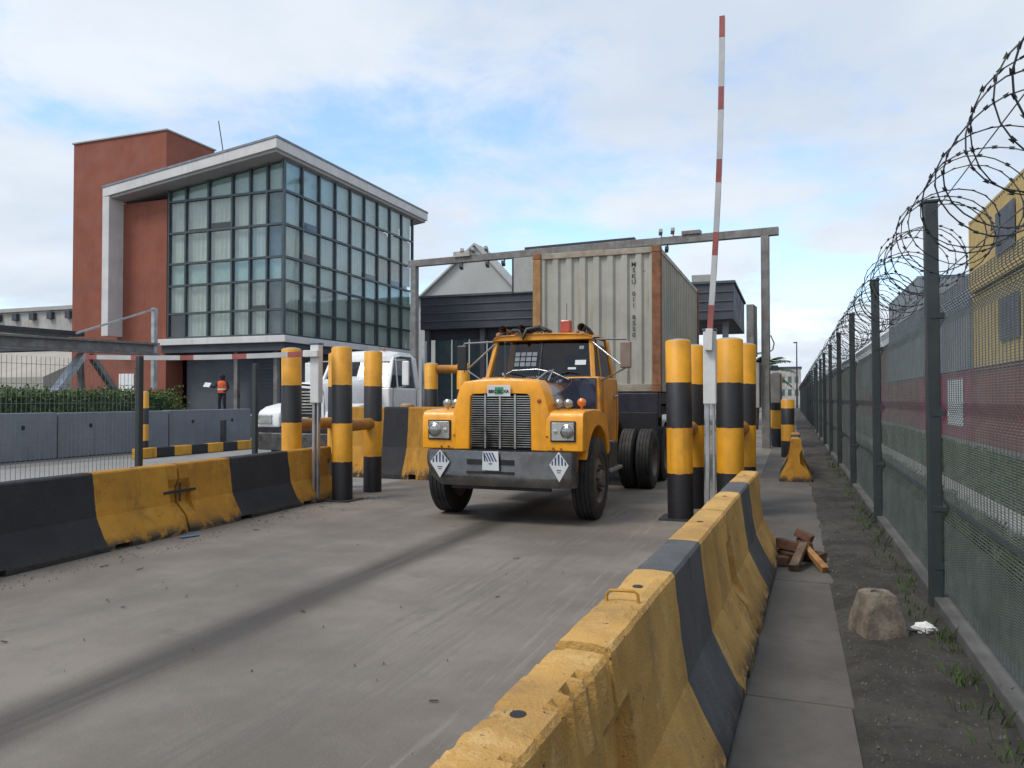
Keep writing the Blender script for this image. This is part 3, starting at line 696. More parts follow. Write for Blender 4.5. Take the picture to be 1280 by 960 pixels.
rows = [(-5.9, ['box_brown', 'box_yellow', 'box_yellow']), (6.4, ['box_red', 'box_yellow', 'box_yellow']), (18.75, ['box_red', 'box_yellow', 'box_yellow']),
        (31.3, ['box_maroon', 'box_slate', None]), (43.7, ['box_red', 'box_slate', 'box_slate']), (56.2, ['box_maroon', 'box_brown', None]), (68.8, ['box_brown', 'box_slate', None]), (82, ['box_red', None, None]), (95, ['box_maroon', 'box_red', None])]
nm = {'box_brown': 'brown', 'box_yellow': 'yellow', 'box_red': 'dull red', 'box_maroon': 'maroon', 'box_slate': 'slate grey'}
ri = 0
for y, tiers in rows:
    for lv, m in enumerate(tiers):
        if not m: continue
        if y < 0: continue
        pos = ['at the bottom of its stack', 'in the middle of its stack', 'on top of its stack'][lv]
        nth = ['nearest', 'second', 'third', 'fourth', 'fifth', 'sixth', 'seventh', 'eighth'][rows.index((y, tiers))-1]
        o = container('shipping_container', f'{nm[m]} corrugated shipping container {pos}, {nth} stack along the fence', m, m, (CX0 + .03*lv*(-1)**ri, y, lv*2.62), 0, gy, L=L40)
        ri += 1
        if (y, lv) == (31.3, 0):
            MB().box(-.006, -.001, 1.2, 4.2, .5, 2.3).build('logo_patch', 'paper', o)
        if m == 'box_yellow' and y == 18.75:
            MB().box(-.012, -.004, 6.2, 8.4, .7, 2.0).build('dark_panel', 'base_grey', o)
        if m == 'box_yellow' and y == 6.4:
            MB().box(-.012, -.004, 6.2, 8.4, .7, 2.0).build('dark_panel', 'base_grey', o)
# concrete kerb path in the grass, grass tufts
kb = kind(MB().box(2.35, 2.75, -6, 120, -.02, .05).build('kerb', 'concrete'), 'structure')
def grass(name, n, x0, x1, y0, y1, h, mat, label):
    b = MB(); rnd = random.Random(5)
    for i in range(n):
        x = rnd.uniform(x0, x1); u = rnd.random(); y = y0 + (y1-y0)*u*u
        if 2.3 < x < 2.8: continue
        for k in range(5):
            a = rnd.uniform(0, 6.28); hh = h*rnd.uniform(.4, 1.2); w_ = (.006 + .012*u)*(1 if n > 1000 else .5); lean = hh*rnd.uniform(.2, .8)
            px, py = x+rnd.uniform(-.06, .06), y+rnd.uniform(-.06, .06)
            dx, dy = math.cos(a), math.sin(a)
            b.add([(px-dy*w_, py+dx*w_, -.01), (px+dy*w_, py-dx*w_, -.01), (px+dx*lean*.5+dy*w_*.6, py+dy*lean*.5-dx*w_*.6, hh*.7), (px+dx*lean, py+dy*lean, hh)], [(0, 1, 2), (0, 2, 3)])
    o = kind(b.build(name, mat), 'stuff'); return tag(o, label, 'grass')
grass('grass', 9000, 1.14, 5.2, 1.5, 45, .16, 'grass', 'rough green grass growing behind the security fence')
wd = grass('weeds', 110, .78, .93, 2.5, 22, .11, 'grass', 'sparse weeds along the foot of the security fence')

# ------------------------------------------------------------------ rubble on the walk and the dirt strip
t = thing('concrete_footing', 'broken tapered concrete footing with a hole in its top, lying on the dirt', 'concrete footing', (.51, 5.48, .0), .35); t.scale = (.76, .76, .92)
b = MB(); n = 32; rings = []
rnd = random.Random(4)
for z, r in ((-.02, .190), (.03, .190), (.08, .182), (.13, .168), (.18, .155), (.23, .142), (.28, .130), (.312, .120), (.322, .108), (.322, .050), (.22, .042)):
    ring = []
    for k in range(n):
        a = 2*math.pi*k/n+.39; sq = 1/max(abs(math.cos(a)), abs(math.sin(a))); sq = 1 + (min(sq, 1.36)-1)*.95 if r > .09 else 1
        j = 1 + .07*mnoise.noise(Vector((math.cos(a)*2, math.sin(a)*2, z*9)))*.5 + .03*mnoise.noise(Vector((math.cos(a)*6, math.sin(a)*6, z*28))) - (.10 if (z > .26 and 3.4 < a < 4.3) else 0)
        ring.append((math.cos(a)*r*sq*j, math.sin(a)*r*sq*j, z + (.012*mnoise.noise(Vector((a, 2, z))) if z > .2 else 0)))
    rings.append(ring)
b.loft(rings, True, True, True).build('footing_body', 'cone_concrete', t, smooth=28)
def chunk(name, mat, loc, size, rot, label, cat, group, seed):
    b = MB(); n = 4; vs = {}
    rnd = random.Random(seed); pts = []; fs = []
    s = MB().obox((0, 0, 0), size); o = s.build(name, mat, None, bevel=.008); o.location = loc; o.rotation_euler = rot
    for v in o.data.vertices: v.co += Vector((rnd.uniform(-1, 1), rnd.uniform(-1, 1), rnd.uniform(-1, 1)))*min(size)*.16
    return tag(o, label, cat, group)
gp = 'broken pieces heaped beside the last faded barrier'
chunk('timber_offcut', 'timber', (.045, 7.42, .115), (.085, .40, .07), (R(22), 0, R(-14)), 'grey-brown timber offcut leaning at the front of the broken heap', 'timber', gp, 1)
chunk('timber_offcut', 'timber_light', (.185, 7.46, .10), (.06, .42, .06), (R(20), 0, R(24)), 'orange-brown timber offcut with a bright top edge leaning on the heap', 'timber', gp, 2)
for i, (lc, sz, rt) in enumerate((((-.06, 7.68, .055), (.11, .22, .09), (0, 0, .3)), ((.05, 7.80, .055), (.11, .22, .09), (0, 0, -.4)), ((.17, 7.78, .055), (.11, .22, .09), (0, 0, .9)),
                                  ((-.03, 7.72, .150), (.11, .22, .09), (.1, .08, 1.2)), ((.10, 7.74, .165), (.11, .20, .09), (.15, -.1, .2)), ((.10, 7.72, .245), (.10, .17, .08), (.3, .2, 1.0)), ((-.10, 7.50, .05), (.10, .18, .08), (0, .05, .1)))):
    chunk('brick', 'old_brick', lc, sz, rt, 'broken red-brown brick in the heap beside the barrier end', 'brick', gp, 10+i)
def crumple(name, mat, loc, r, seed, label, cat, flat=.5):
    b = MB(); n = 9; rings = []
    for i in range(7):
        th = math.pi*(i+.3)/6.6; ring = []
        for k in range(n):
            a = 2*math.pi*k/n; d = Vector((math.sin(th)*math.cos(a), math.sin(th)*math.sin(a), math.cos(th)))
            q = 1 + .5*mnoise.noise(d*2.2+Vector((seed, 0, 0))) + .25*mnoise.noise(d*5+Vector((0, seed, 0)))
            ring.append((d.x*r*q, d.y*r*q*.7, d.z*r*q*flat))
        rings.append(ring)
    o = b.loft(rings, True, True, True).build(name, mat, None, loc=loc); return tag(o, label, cat)
crumple('plastic_litter', 'litter_white', (.80, 5.62, .045), .075, 3, 'crumpled white plastic litter on the dirt near the fence foot', 'litter')
crumple('paper_litter', 'stone', (.68, 5.58, .035), .085, 8, 'dirty grey rag on the dirt beside the white litter', 'litter', .35)
o = chunk('plastic_strip', 'litter_blue', (-6.33, 6.75, .012), (.22, .05, .012), (0, 0, 1.2), 'flat blue plastic strip on the lane at the foot of the barriers', 'litter', None, 4)
# loose stones
b = MB(); rnd = random.Random(11)
for i in range(1500):
    u = rnd.random()
    if u < .72: x, y = rnd.uniform(.32, .90), 2 + 20*rnd.random()**1.8
    elif u < .95: x, y = rnd.uniform(-6.4, -5.9), rnd.uniform(3, 11)
    else: x, y = rnd.uniform(-6.0, -1.0), rnd.uniform(2.5, 11)
    r = rnd.uniform(.003, .012)*(1.2 if u < .72 else .8); 
    zb = .022 if u < .72 else .003
    vs = [(x+r*rnd.uniform(.6, 1.2)*math.cos(a), y+r*rnd.uniform(.6, 1.2)*math.sin(a), zb) for a in (0, 1.57, 3.14, 4.71)] + [(x+rnd.uniform(-.3, .3)*r, y+rnd.uniform(-.3, .3)*r, .008+zb+r*rnd.uniform(.5, 1.1))]
    b.add(vs, [(0, 1, 4), (1, 2, 4), (2, 3, 4), (3, 0, 4)])
tag(kind(b.build('gravel', 'stone'), 'stuff'), 'loose small stones scattered on the lane and dirt strip', 'gravel')

# ------------------------------------------------------------------ office building with glass corner
BX, BY = -21.4, 28.4                      # glass corner
rowz = [4.42, 5.57, 6.90, 7.95, 9.43, 10.95, 12.44]
colx = [-28.0, -26.98, -25.64, -24.27, -23.26, -22.31, BX]
coly = [BY+1.373*i for i in range(10)]
bld = thing('office_building', 'terracotta office building with a curtain-wall glass corner under a white fascia roof', 'building', (BX, BY, 0))
def bb(name, mat, x0, x1, y0, y1, z0, z1, par=bld, bevel=0.): return MB().box(x0-BX, x1-BX, y0-BY, y1-BY, z0, z1).build(name, mat, par, bevel=bevel)
YE = coly[-1]
bb('tower_wall', 'terracotta', -35.45, -29.2, 29.4, 32.75, 0, 14.93)
bb('tower_coping', 'soffit', -35.52, -29.13, 29.33, 32.82, 14.932, 15.0)
bb('red_wall', 'terracotta', -31.15, -28.05, 28.32, 29.398, 0, 11.1)
bb('core_wall', 'dark_room', -29.19, -22.6, 31.0, YE-.6, 4.0, 11.2)
bb('base_wall', 'base_grey', -27.6, BX-.6, 29.2, YE-.3, 0, 4.0)
bb('rear_wall', 'terracotta', -29.19, BX-.25, YE-.55, YE-.25, 0, 11.3)
# ledge slab under the glass
b = MB().box(-28.3-BX, .35, -.35, YE-BY+.1, 4.06, 4.36); b.build('ledge', 'portal_white', bld, bevel=.02)
b = MB().box(-28.2-BX, .20, -.20, YE-BY, 3.70, 4.055); b.build('ledge_shade_band', 'canopy_dark', bld)  # solid dark band, shade below the ledge put into the colour
# mono-pitch roof with white fascia: falls towards -x
OX, OY = .30, .95
def roofz(x): return 12.98 + (x-(BX+OX))*.125
xl, xr, yf, yk = -31.2, BX+OX, BY-OY, YE+1.4
def slab(z0, z1, e):
    b = MB(); P = [(xl-e, yf-e), (xr+e, yf-e), (xr+e, yk+e), (xl-e, yk+e)]
    b.loft([[(x-BX, y-BY, roofz(x)+z) for x, y in P] for z in (z0, z1)], True, True, True); return b
slab(-.44, 0, 0).build('roof_fascia', 'portal_white', bld, bevel=.01)
slab(.003, .10, .03).build('roof_edge', 'blue_grey_trim', bld)
b = MB(); P = [(xl+.3, yf+.12), (xr-.12, yf+.12), (xr-.12, yk-.1), (xl+.3, yk-.1)]
b.loft([[(x-BX, y-BY, roofz(x)+z) for x, y in P] for z in (-.56, -.443)], True, True, True).build('soffit', 'soffit', bld)
# portal leg
b = MB(); b.loft([[(-31.2-BX, yf-BY, z), (-30.78-BX, yf-BY, z), (-30.78-BX, 28.318-BY, z), (-31.2-BX, 28.318-BY, z)] for z in (4.55, roofz(-31.0)-.46)], True, True, True).build('portal_leg', 'portal_white', bld, bevel=.015)
# glazing: panes, spandrels, blinds, mullions
def topz(x): return roofz(x)-.62
glassrows = range(6)
rnd = random.Random(2)
def pane(face, a0, a1, z0, z1a, z1b, row):
    m = .035
    def P(a, z, d): return (a-BX, -d, z) if face == 'F' else (d, a-BY, z)
    ins = -.03; jt = [rnd.uniform(-.006, .006) for _ in range(4)]
    b = MB(); b.add([P(a0+m, z0+m, ins+jt[0]), P(a1-m, z0+m, ins+jt[1]), P(a1-m, z1b-m, ins+jt[0]+jt[2]), P(a0+m, z1a-m, ins+jt[2]), P(a0+m, z0+m, ins-.02), P(a1-m, z0+m, ins-.02), P(a1-m, z1b-m, ins-.02), P(a0+m, z1a-m, ins-.02)],
                    [(0, 1, 2, 3), (7, 6, 5, 4), (0, 4, 5, 1), (1, 5, 6, 2), (2, 6, 7, 3), (3, 7, 4, 0)])
    o = b.build('pane', 'pane_glass', bld)
    # what stands behind the pane
    sp = row in (2, 5)
    corner = (face == 'F' and a1 > BX-.1)
    if corner and not sp: mat = 'dark_blind'
    elif sp: mat = 'spandrel'
    elif face == 'R' and row == 3 and 36 < a0 < 41: mat = 'blind_tan'
    elif face == 'F' and row in (0, ) and a0 < -27.5: mat = 'dark_room'
    else: mat = 'blind'
    c = MB(); d0 = ins-.14
    if mat in ('blind', 'blind_tan'):
        low = z0+m + (0 if rnd.random() < .85 else (z1a-z0)*rnd.uniform(.05, .3)); n = max(5, int((a1-a0)/.13)); aa = []
        for i in range(n+1): aa.append((a0+m+(a1-a0-2*m)*i/n, d0 - (.05 if i % 2 else 0)))
        c.loft([[P(a, low, d) for a, d in aa], [P(a, min(z1a, z1b)-m, d) for a, d in aa]], False)
    else: c.add([P(a0+m, z0+m, d0), P(a1-m, z0+m, d0), P(a1-m, z1b-m, d0), P(a0+m, z1a-m, d0)], [(0, 1, 2, 3)])
    c.build('spandrel_panel' if sp else 'blind', mat, o)
for r in glassrows:
    for i in range(6):
        za, zb = (rowz[r+1],)*2 if r < 5 else (topz(colx[i]), topz(colx[i+1])); pane('F', colx[i], colx[i+1], rowz[r], za, zb, r)
    for i in range(9):
        zt = rowz[r+1] if r < 5 else topz(BX); pane('R', coly[i], coly[i+1], rowz[r], zt, zt, r)
for x in colx: b = MB().box(x-BX-.045, x-BX+.045, -.05, .10, 4.365, topz(x)); b.build('mullion', 'mullion', bld)
for y in coly[1:]: MB().box(-.10, .05, y-BY-.045, y-BY+.045, 4.365, topz(BX)).build('mullion', 'mullion', bld)
for z in rowz[:-1]:
    MB().box(colx[0]-BX, .0, -.043, .06, z-.05, z+.05).build('transom', 'mullion', bld)
    MB().box(-.06, .043, .062, YE-BY, z-.05, z+.05).build('transom', 'mullion', bld)
# grey ground floor: shutter, posts, door
b = MB()
for k in range(22): b.obox((-22.9-BX+.15, .755, .12+k*.165), (1.75, .03, .155), (R(12), 0, 0))
b.build('roller_shutter', 'canopy_dark', bld)
bb('column', 'steel_grey', -24.25, -24.05, 28.55, 28.75, 0, 3.7); bb('column', 'steel_grey', BX-.75, BX-.55, 28.7, 28.9, 0, 3.7)
bb('door', 'white_paint', -30.95, -30.0, 28.27, 28.318, 0, 2.75, bevel=.01)
bb('wall_lamp', 'portal_white', -33.9, -33.5, 29.15, 29.398, 10.2, 10.35) if False else None
MB().tube([(-27.2-BX, 3, 13.0), (-27.75-BX, 3, 15.9)], .025, 6).build('antenna', 'steel_dark', bld)
# ------------------------------------------------------------------ toll canopy building behind
can = thing('toll_canopy', 'dark grey canopy building with green glazing behind the gantry', 'building', (-12, 42, 0))
def cb(name, mat, x0, x1, y0, y1, z0, z1, bevel=0.): return MB().box(x0+12, x1+12, y0-42, y1-42, z0, z1).build(name, mat, can, bevel=bevel)
cb('fascia', 'canopy_dark', -21.5, -2.9, 42.0, 52, 5.78, 7.72, .02)
for z in (6.25, 6.75, 7.25): cb('fascia_rib', 'base_grey', -21.5, -2.9, 41.95, 41.998, z, z+.07)
cb('coping', 'base_grey', -21.6, -2.8, 41.9, 52.1, 7.722, 7.85)
for x in (-21.2, -17.5, -13.6, -3.35): cb('column', 'base_grey', x-.15, x+.15, 42.3, 42.6, 0, 5.778)
xx = -21.0
while xx < -7.5:
    cb('glass_panel', 'green_glass', xx+.03, xx+1.12, 43.0, 43.05, .1, 5.2, .0); xx += 1.18
cb('glass_head', 'canopy_dark', -21.4, -7.5, 42.9, 43.1, 5.2, 5.776)
cb('roof_unit', 'panel_grey', -5.2, -4.0, 43, 44.5, 7.853, 8.4, .02)
cb('guard_rail', 'steel_dark', -15.2, -13.2, 42.4, 42.44, 8.2, 8.25)
for x in (-15.2, -14.2, -13.24): cb('rail_post', 'steel_dark', x, x+.04, 42.4, 42.44, 7.853, 8.2)
# gabled warehouse beyond
gw = thing('warehouse', 'pale grey warehouse whose steep gable rises behind the dark canopy', 'building', (-26.3, 62, 0))
prof = [(-8.2, 0), (-8.2, 8.4), (0, 15.1), (6.2, 8.4), (6.2, 0)]
MB().prism(prof, 'Y', 0, 2.5).build('gable_wall', 'gable_sheet', gw)
b = MB(); b.loft([[(x, -.35, z+.02) for x, z in prof[1:4]] + [(x, -.35, z+.22) for x, z in reversed(prof[1:4])], [(x, 2.7, z+.02) for x, z in prof[1:4]] + [(x, 2.7, z+.22) for x, z in reversed(prof[1:4])]], True, True, True)
b.build('roof', 'gable_sheet', gw)
MB().box(-3.6, -1.6, -.05, -.002, 10.3, 10.6).build('louvre', 'canopy_dark', gw)
# ------------------------------------------------------------------ stained warehouse far left
lw = thing('stained_warehouse', 'pale stained warehouse with a mushroom vent, left of the terracotta tower', 'building', (-58, 44, 0))
MB().box(-8, 12.5, 0, 12, 5.8, 8.55).build('parapet', 'stained_white', lw)
MB().box(-8, 12.5, .8, 11, 0, 5.78).build('wall', 'beige_wall', lw)
MB().box(-8.1, 12.6, -.25, .8, 8.552, 8.85).build('coping', 'soffit', lw)
for k in range(10): MB().box(-7.2+k*1.95, -6.7+k*1.95, -.3, -.002, 7.85, 8.4).build('bracket', 'canopy_dark', lw)
MB().box(-8.2, 12.4, -2.2, -.002, 5.2, 5.9).build('awning', 'canopy_dark', lw)
v = MB(); v.lathe([(1.5, 0), (1.2, .25), (.2, .5)], (9.8, 3, 10.0), 'Z', 16); v.build('roof_vent', 'canopy_dark', lw)
for x in (9.0, 10.6): MB().box(x-.06, x+.06, 2.95, 3.05, 8.6, 10.02).build('vent_leg', 'steel_dark', lw)
b = MB(); b.loft([[(-9, -7, 0), (10.8, -7, 0), (10.8, -7, 3.0), (-9, -7, 3.0)], [(-9, -2.3, 0), (10.8, -2.3, 0), (10.8, -2.3, 5.1), (-9, -2.3, 5.1)]], True, True, True).build('lean_to', 'beige_wall', lw)
for k in range(5): MB().box(11.6, 12.45, -.30, -.002, 5.95+k*.36, 6.13+k*.36).build('louvre_slat', 'canopy_dark', lw)
# ------------------------------------------------------------------ steel gangway frame
sg = thing('steel_gangway', 'raised grey steel beam on splayed legs in front of the terracotta wall', 'steel frame', (-22, 18.5, 0))
MB().bar((0, -10, 3.30), (0, 3.25, 3.55), .34, .07).build('flange', 'steel_grey', sg); MB().bar((0, -10, 2.92), (0, 3.25, 3.17), .34, .07).build('flange', 'steel_grey', sg)
MB().bar((0, -10, 3.11), (0, 3.25, 3.36), .12, .28).build('web', 'steel_grey', sg)
MB().bar((-.9, -10, 3.62), (-.9, .6, 3.72), .9, .16).build('deck', 'steel_dark', sg)
MB().bar((0, .15, 3.0), (0, -2.2, .0), .34, .16).build('leg', 'galv', sg); MB().bar((-.3, .3, 3.0), (-.9, 1.0, 0), .14, .16).build('leg', 'steel_grey', sg); MB().bar((0, .45, 3.0), (0, 2.95, .0), .22, .16).build('leg', 'steel_grey', sg)
MB().bar((0, 3.15, 1.9), (0, 3.15, 4.88), .14, .16).build('end_post', 'galv', sg); MB().bar((0, 3.1, 4.82), (0, -.1, 3.68), .05, .06).build('tie_rod', 'galv', sg)
# ------------------------------------------------------------------ far lane wall, kerb, hedge, post
cw = thing('yard_wall', 'long grey concrete wall of joined blocks along the far lane', 'wall', (-18, 0, 0))
yy = -8.0
for k in range(8):
    if yy >= 21.9: break
    e = min(yy+3.72, 22.1); MB().box(-.16, .16, yy, e-.02, 0, 1.18+.008*math.sin(k*3)).build('wall_block', 'grey_wall', cw, bevel=.02)
    MB().lathe([(.06, 0), (.06, .004)], (.162, (yy+e)/2-.9, .82), 'X', 12, False, True).build('bolt_hole_shade', 'frame_black', cw)  # flat black disc, the dark inside of a hole painted as colour
    MB().lathe([(.06, 0), (.06, .004)], (.162, (yy+e)/2+.9, .82), 'X', 12, False, True).build('bolt_hole_shade', 'frame_black', cw)
    yy += 3.74
o = tag(MB().box(-.10, .10, 0, 5.6, 0, .26).build('striped_kerb', 'kerb_paint', None, bevel=.015, loc=(-15.75, 14.9, 0)), 'yellow and black striped concrete kerb in front of the grey wall', 'kerb')
t = thing('striped_post', 'slim yellow and black striped post standing behind the striped kerb', 'bollard', (-16.15, 15.6, 0)); post(t, 0, 0, 1.72, .095, 'post_paint')
t = thing('marker_stake', 'short dark stake standing against the grey wall', 'stake', (-17.3, 19.9, 0)); MB().box(-.07, .07, -.07, .07, 0, .85).build('stake_shaft', 'steel_dark', t, bevel=.01); MB().box(-.1, .1, -.1, .1, 0, .05).build('stake_foot', 'steel_dark', t)
def foliage(b, n, fn, size, rnd):
    for i in range(n):
        c = Vector(fn()); a = Vector((rnd.gauss(0, 1), rnd.gauss(0, 1), rnd.gauss(0, .7)+.3)).normalized(); u = a.orthogonal().normalized(); u.rotate(Matrix.Rotation(rnd.uniform(0, 6.28), 3, a)); v = a.cross(u)
        s = size*rnd.uniform(.6, 1.3); b.add([c-u*s, c+v*s*.5, c+u*s, c-v*s*.5], [(0, 1, 2, 3)])
h = thing('hedge', 'clipped green hedge behind the grey wall', 'hedge', (-19.6, 14, 0)); rnd = random.Random(8)
def hp():
    s = rnd.random(); yv = rnd.uniform(-5, 5.6); bump_ = .08*mnoise.noise(Vector((yv*.9, 0, 0)))
    if s < .5: return (rnd.uniform(-.5, .5), yv, 1.66+bump_+.10*mnoise.noise(Vector((yv*4.1, 3, 0)))+rnd.gauss(0, .06)+(rnd.random()**6)*.16)
    return (.5+rnd.gauss(0, .05), yv, rnd.uniform(.3, 1.7)) if s < .85 else (rnd.uniform(-.5, .5), 5.6+rnd.gauss(0, .06), rnd.uniform(.2, 1.7))
b = MB(); foliage(b, 9000, hp, .055, rnd); kind(b.build('leaves', 'leaf', h), 'stuff')
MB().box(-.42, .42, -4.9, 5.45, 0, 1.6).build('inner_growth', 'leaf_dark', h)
for k in range(4): MB().tube([(0, -4+k*2.6, 0), (.03, -4+k*2.6, .9)], .04, 6).build('stem', 'bark', h)
def shrub(loc, r, hgt, label, n=700, size=.07):
    t = thing('shrub', label, 'shrub', loc); rnd = random.Random(hash(label) % 999 if False else int(loc[0]*-7) % 97)
    def fn():
        d = Vector((rnd.gauss(0, 1), rnd.gauss(0, 1), rnd.gauss(0, 1))).normalized()*(rnd.random()**.4); q = 1 + .35*mnoise.noise(d*2)
        return (d.x*r*q, d.y*r*q, hgt*.55 + d.z*hgt*.5*q)
    b = MB(); foliage(b, n, fn, size, rnd); kind(b.build('leaves', 'leaf', t), 'stuff')
    for k in range(4): MB().tube([(0, 0, 0), (r*.4*math.cos(k*1.6), r*.4*math.sin(k*1.6), hgt*.6)], .02, 5).build('stem', 'bark', t)
shrub((-25.6, 26.3, 0), .7, 2.1, 'loose leafy shrub against the dark grey ground floor of the office')
# palms far behind the gantry post
def palm(loc, h, label):
    t = thing('palm_tree', label, 'palm tree', loc); rnd = random.Random(int(h*10))
    MB().tube([(0, 0, 0), (.1, 0, h*.5), (.05, .05, h)], .16, 8, True, .11).build('trunk', 'bark', t, smooth=60)
    b = MB()
    for k in range(16):
        a = k*2.4; el = rnd.uniform(-.2, 1.1); ln = rnd.uniform(1.5, 2.1); prev = Vector((0.05, .05, h)); dirn = Vector((math.cos(a)*math.cos(el), math.sin(a)*math.cos(el), math.sin(el)))
        for s in range(8):
            nx = prev + dirn*(ln/8); dirn.z -= .16; dirn.normalize(); sd = dirn.cross(Vector((0, 0, 1))).normalized()
            for sg_ in (-1, 1):
                l = .42*math.sin(math.pi*(s+1)/9.5)+.06; b.add([prev, nx, nx + sd*sg_*l + dirn*l*.5 - Vector((0, 0, l*.35))], [(0, 1, 2)])
                m_ = (prev+nx)/2; b.add([prev, m_, m_ + sd*sg_*l*.9 + dirn*l*.4 - Vector((0, 0, l*.3))], [(0, 1, 2)])
            prev = nx
    kind(b.build('crown', 'leaf_dark', t), 'stuff')
palm((-1.75, 40.0, 0), 2.7, 'small palm showing beside the gantry post'); palm((-3.6, 58.0, 0), 4.0, 'taller palm beyond the small one, behind the gantry')
# ------------------------------------------------------------------ slim mesh fence behind the left barriers
lf = thing('mesh_fence', 'thin dark wire fence standing behind the fresh yellow and black barriers', 'fence', (-7.22, 0, 0))
b = MB()
yy = 0.0
while yy < 4.0:
    r = .0022; b.add([(-r, yy-r, .1), (r, yy-r, .1), (0, yy+r, .1), (-r, yy-r, 1.98), (r, yy-r, 1.98), (0, yy+r, 1.98)], [(0, 1, 4, 3), (1, 2, 5, 4), (2, 0, 3, 5)]); yy += .052
for z in [.1+.2*k for k in range(10)]:
    r = .0022; b.add([(-r, 0, z-r), (r, 0, z-r), (0, 0, z+r), (-r, 4, z-r), (r, 4, z-r), (0, 4, z+r)], [(0, 1, 4, 3), (1, 2, 5, 4), (2, 0, 3, 5)])
pp = kind(b.build('mesh_panel', 'wire_steel', lf, loc=(0, 2.88, 0)), 'stuff'); kind(like(pp, 'mesh_panel', lf, (0, -1.13, 0)), 'stuff')
for yv in (-1.13, 2.87, 6.89, 8.95): MB().box(-.032, .032, -.032, .032, 0, 2.05).build('fence_post', 'fence_steel', lf, bevel=.006, loc=(0, yv, 0))
# ------------------------------------------------------------------ distance
t = thing('far_block', 'pale low block of offices at the far end of the fence', 'building', (-6, 190, 0))
MB().box(0, 8, 0, 10, 0, 8.6).build('wall', 'stained_white', t)
for k in range(5):
    for z in (2.2, 5.2): MB().box(.6+k*1.5, 1.4+k*1.5, -.05, -.002, z, z+1.5).build('window', 'green_glass', t)
MB().box(-.2, 8.2, -.2, 10.2, 8.602, 9).build('roof', 'canopy_dark', t)
t = thing('far_shed', 'long low grey shed in the distance behind the canopy', 'building', (-34, 120, 0)); MB().box(0, 30, 0, 10, 0, 5.5).build('wall', 'panel_grey', t); MB().prism([(-.5, 5.5), (30.5, 5.5), (15, 8)], 'Y', -.3, 10.3).build('roof', 'canopy_dark', t)
t = thing('lamp_pole', 'slim dark pole rising beyond the far end of the fence', 'pole', (.75, 130, 0)); MB().tube([(0, 0, 0), (0, 0, 10.5)], .16, 8, True, .08).build('shaft', 'steel_dark', t); MB().box(-.5, .1, -.1, .1, 10.4, 10.6).build('lamp_head', 'steel_dark', t)
t = thing('light_mast', 'tall floodlight mast rising over the yellow containers', 'light mast', (36, 108, 0)); MB().tube([(0, 0, 0), (0, 0, 38.5)], .35, 10, True, .18).build('shaft', 'steel_grey', t)
for k in range(5): MB().box(-2.2+k*.95, -1.6+k*.95, -.3, .3, 38.2, 38.8).build('floodlight', 'steel_dark', t)
MB().box(-2.4, 2.4, -.08, .08, 38.0, 38.18).build('crossarm', 'steel_grey', t)

# ------------------------------------------------------------------ yellow truck (front axle at the origin, nose towards -Y)
T = thing('yellow_truck', 'yellow bonneted tractor truck with wide chrome grille and striped hazard diamonds, driving up the lane', 'truck', (-3.43, 9.60, 0))
def P3(x, y, z): return (x, y, z)
outer = [(-.655, .91), (-.655, 1.18), (-.65, 1.38), (-.60, 1.56), (-.555, 1.70), (-.50, 1.765), (-.30, 1.79), (0, 1.80)]
outer += [(-x, z) for x, z in reversed(outer[:-1])]
inner = [(-.415, .91), (-.412, 1.15), (-.408, 1.35), (-.402, 1.50), (-.395, 1.575), (-.36, 1.605), (-.2, 1.61), (0, 1.61)]
inner += [(-x, z) for x, z in reversed(inner[:-1])]
def sc(pts, s, dz): return [(x*s, z+dz) for x, z in pts]
rings = [[P3(x, -.64, z) for x, z in inner], [P3(x, -.725, z) for x, z in inner], [P3(x*1.02, -.735, z+.004) for x, z in inner]]
rings += [[P3(x*.955, -.735, z-(.03 if z > 1.5 else 0)) for x, z in outer], [P3(x*.985, -.722, z-(.010 if z > 1.5 else 0)) for x, z in outer], [P3(x, -.69, z) for x, z in outer], [P3(x, -.42, z+.012) for x, z in outer]]
MB().loft(rings, False).build('grille_surround', 'truck_yellow', T, smooth=35)
rear = [(x*.98, z+.004) for x, z in outer]
rings = [[P3(x, y, z+dz) for x, z in sc(rear, s, 0)] for y, s, dz in ((-.42, .995, .0), (.0, 1.01, .022), (.40, 1.03, .045), (.86, 1.05, .07))]
hood = MB().loft(rings, False).build('bonnet', 'navy_paint', T, smooth=35)
hood['label'] = 'dark navy bonnet behind the yellow grille surround'
# grille
gr = MB()
for k in range(23):
    z = .945+k*.0285; gr.box(-.405, .405, -.71, -.685, z, z+.0095)
kind(gr.build('grille_bars', 'chrome', T), 'stuff')
for x in (-.20, .0, .20): MB().box(x-.011, x+.011, -.728, -.66, .925, 1.60).build('grille_upright', 'chrome', T)
MB().box(-.42, .42, -.63, -.58, .88, 1.63).build('radiator', 'frame_black', T)
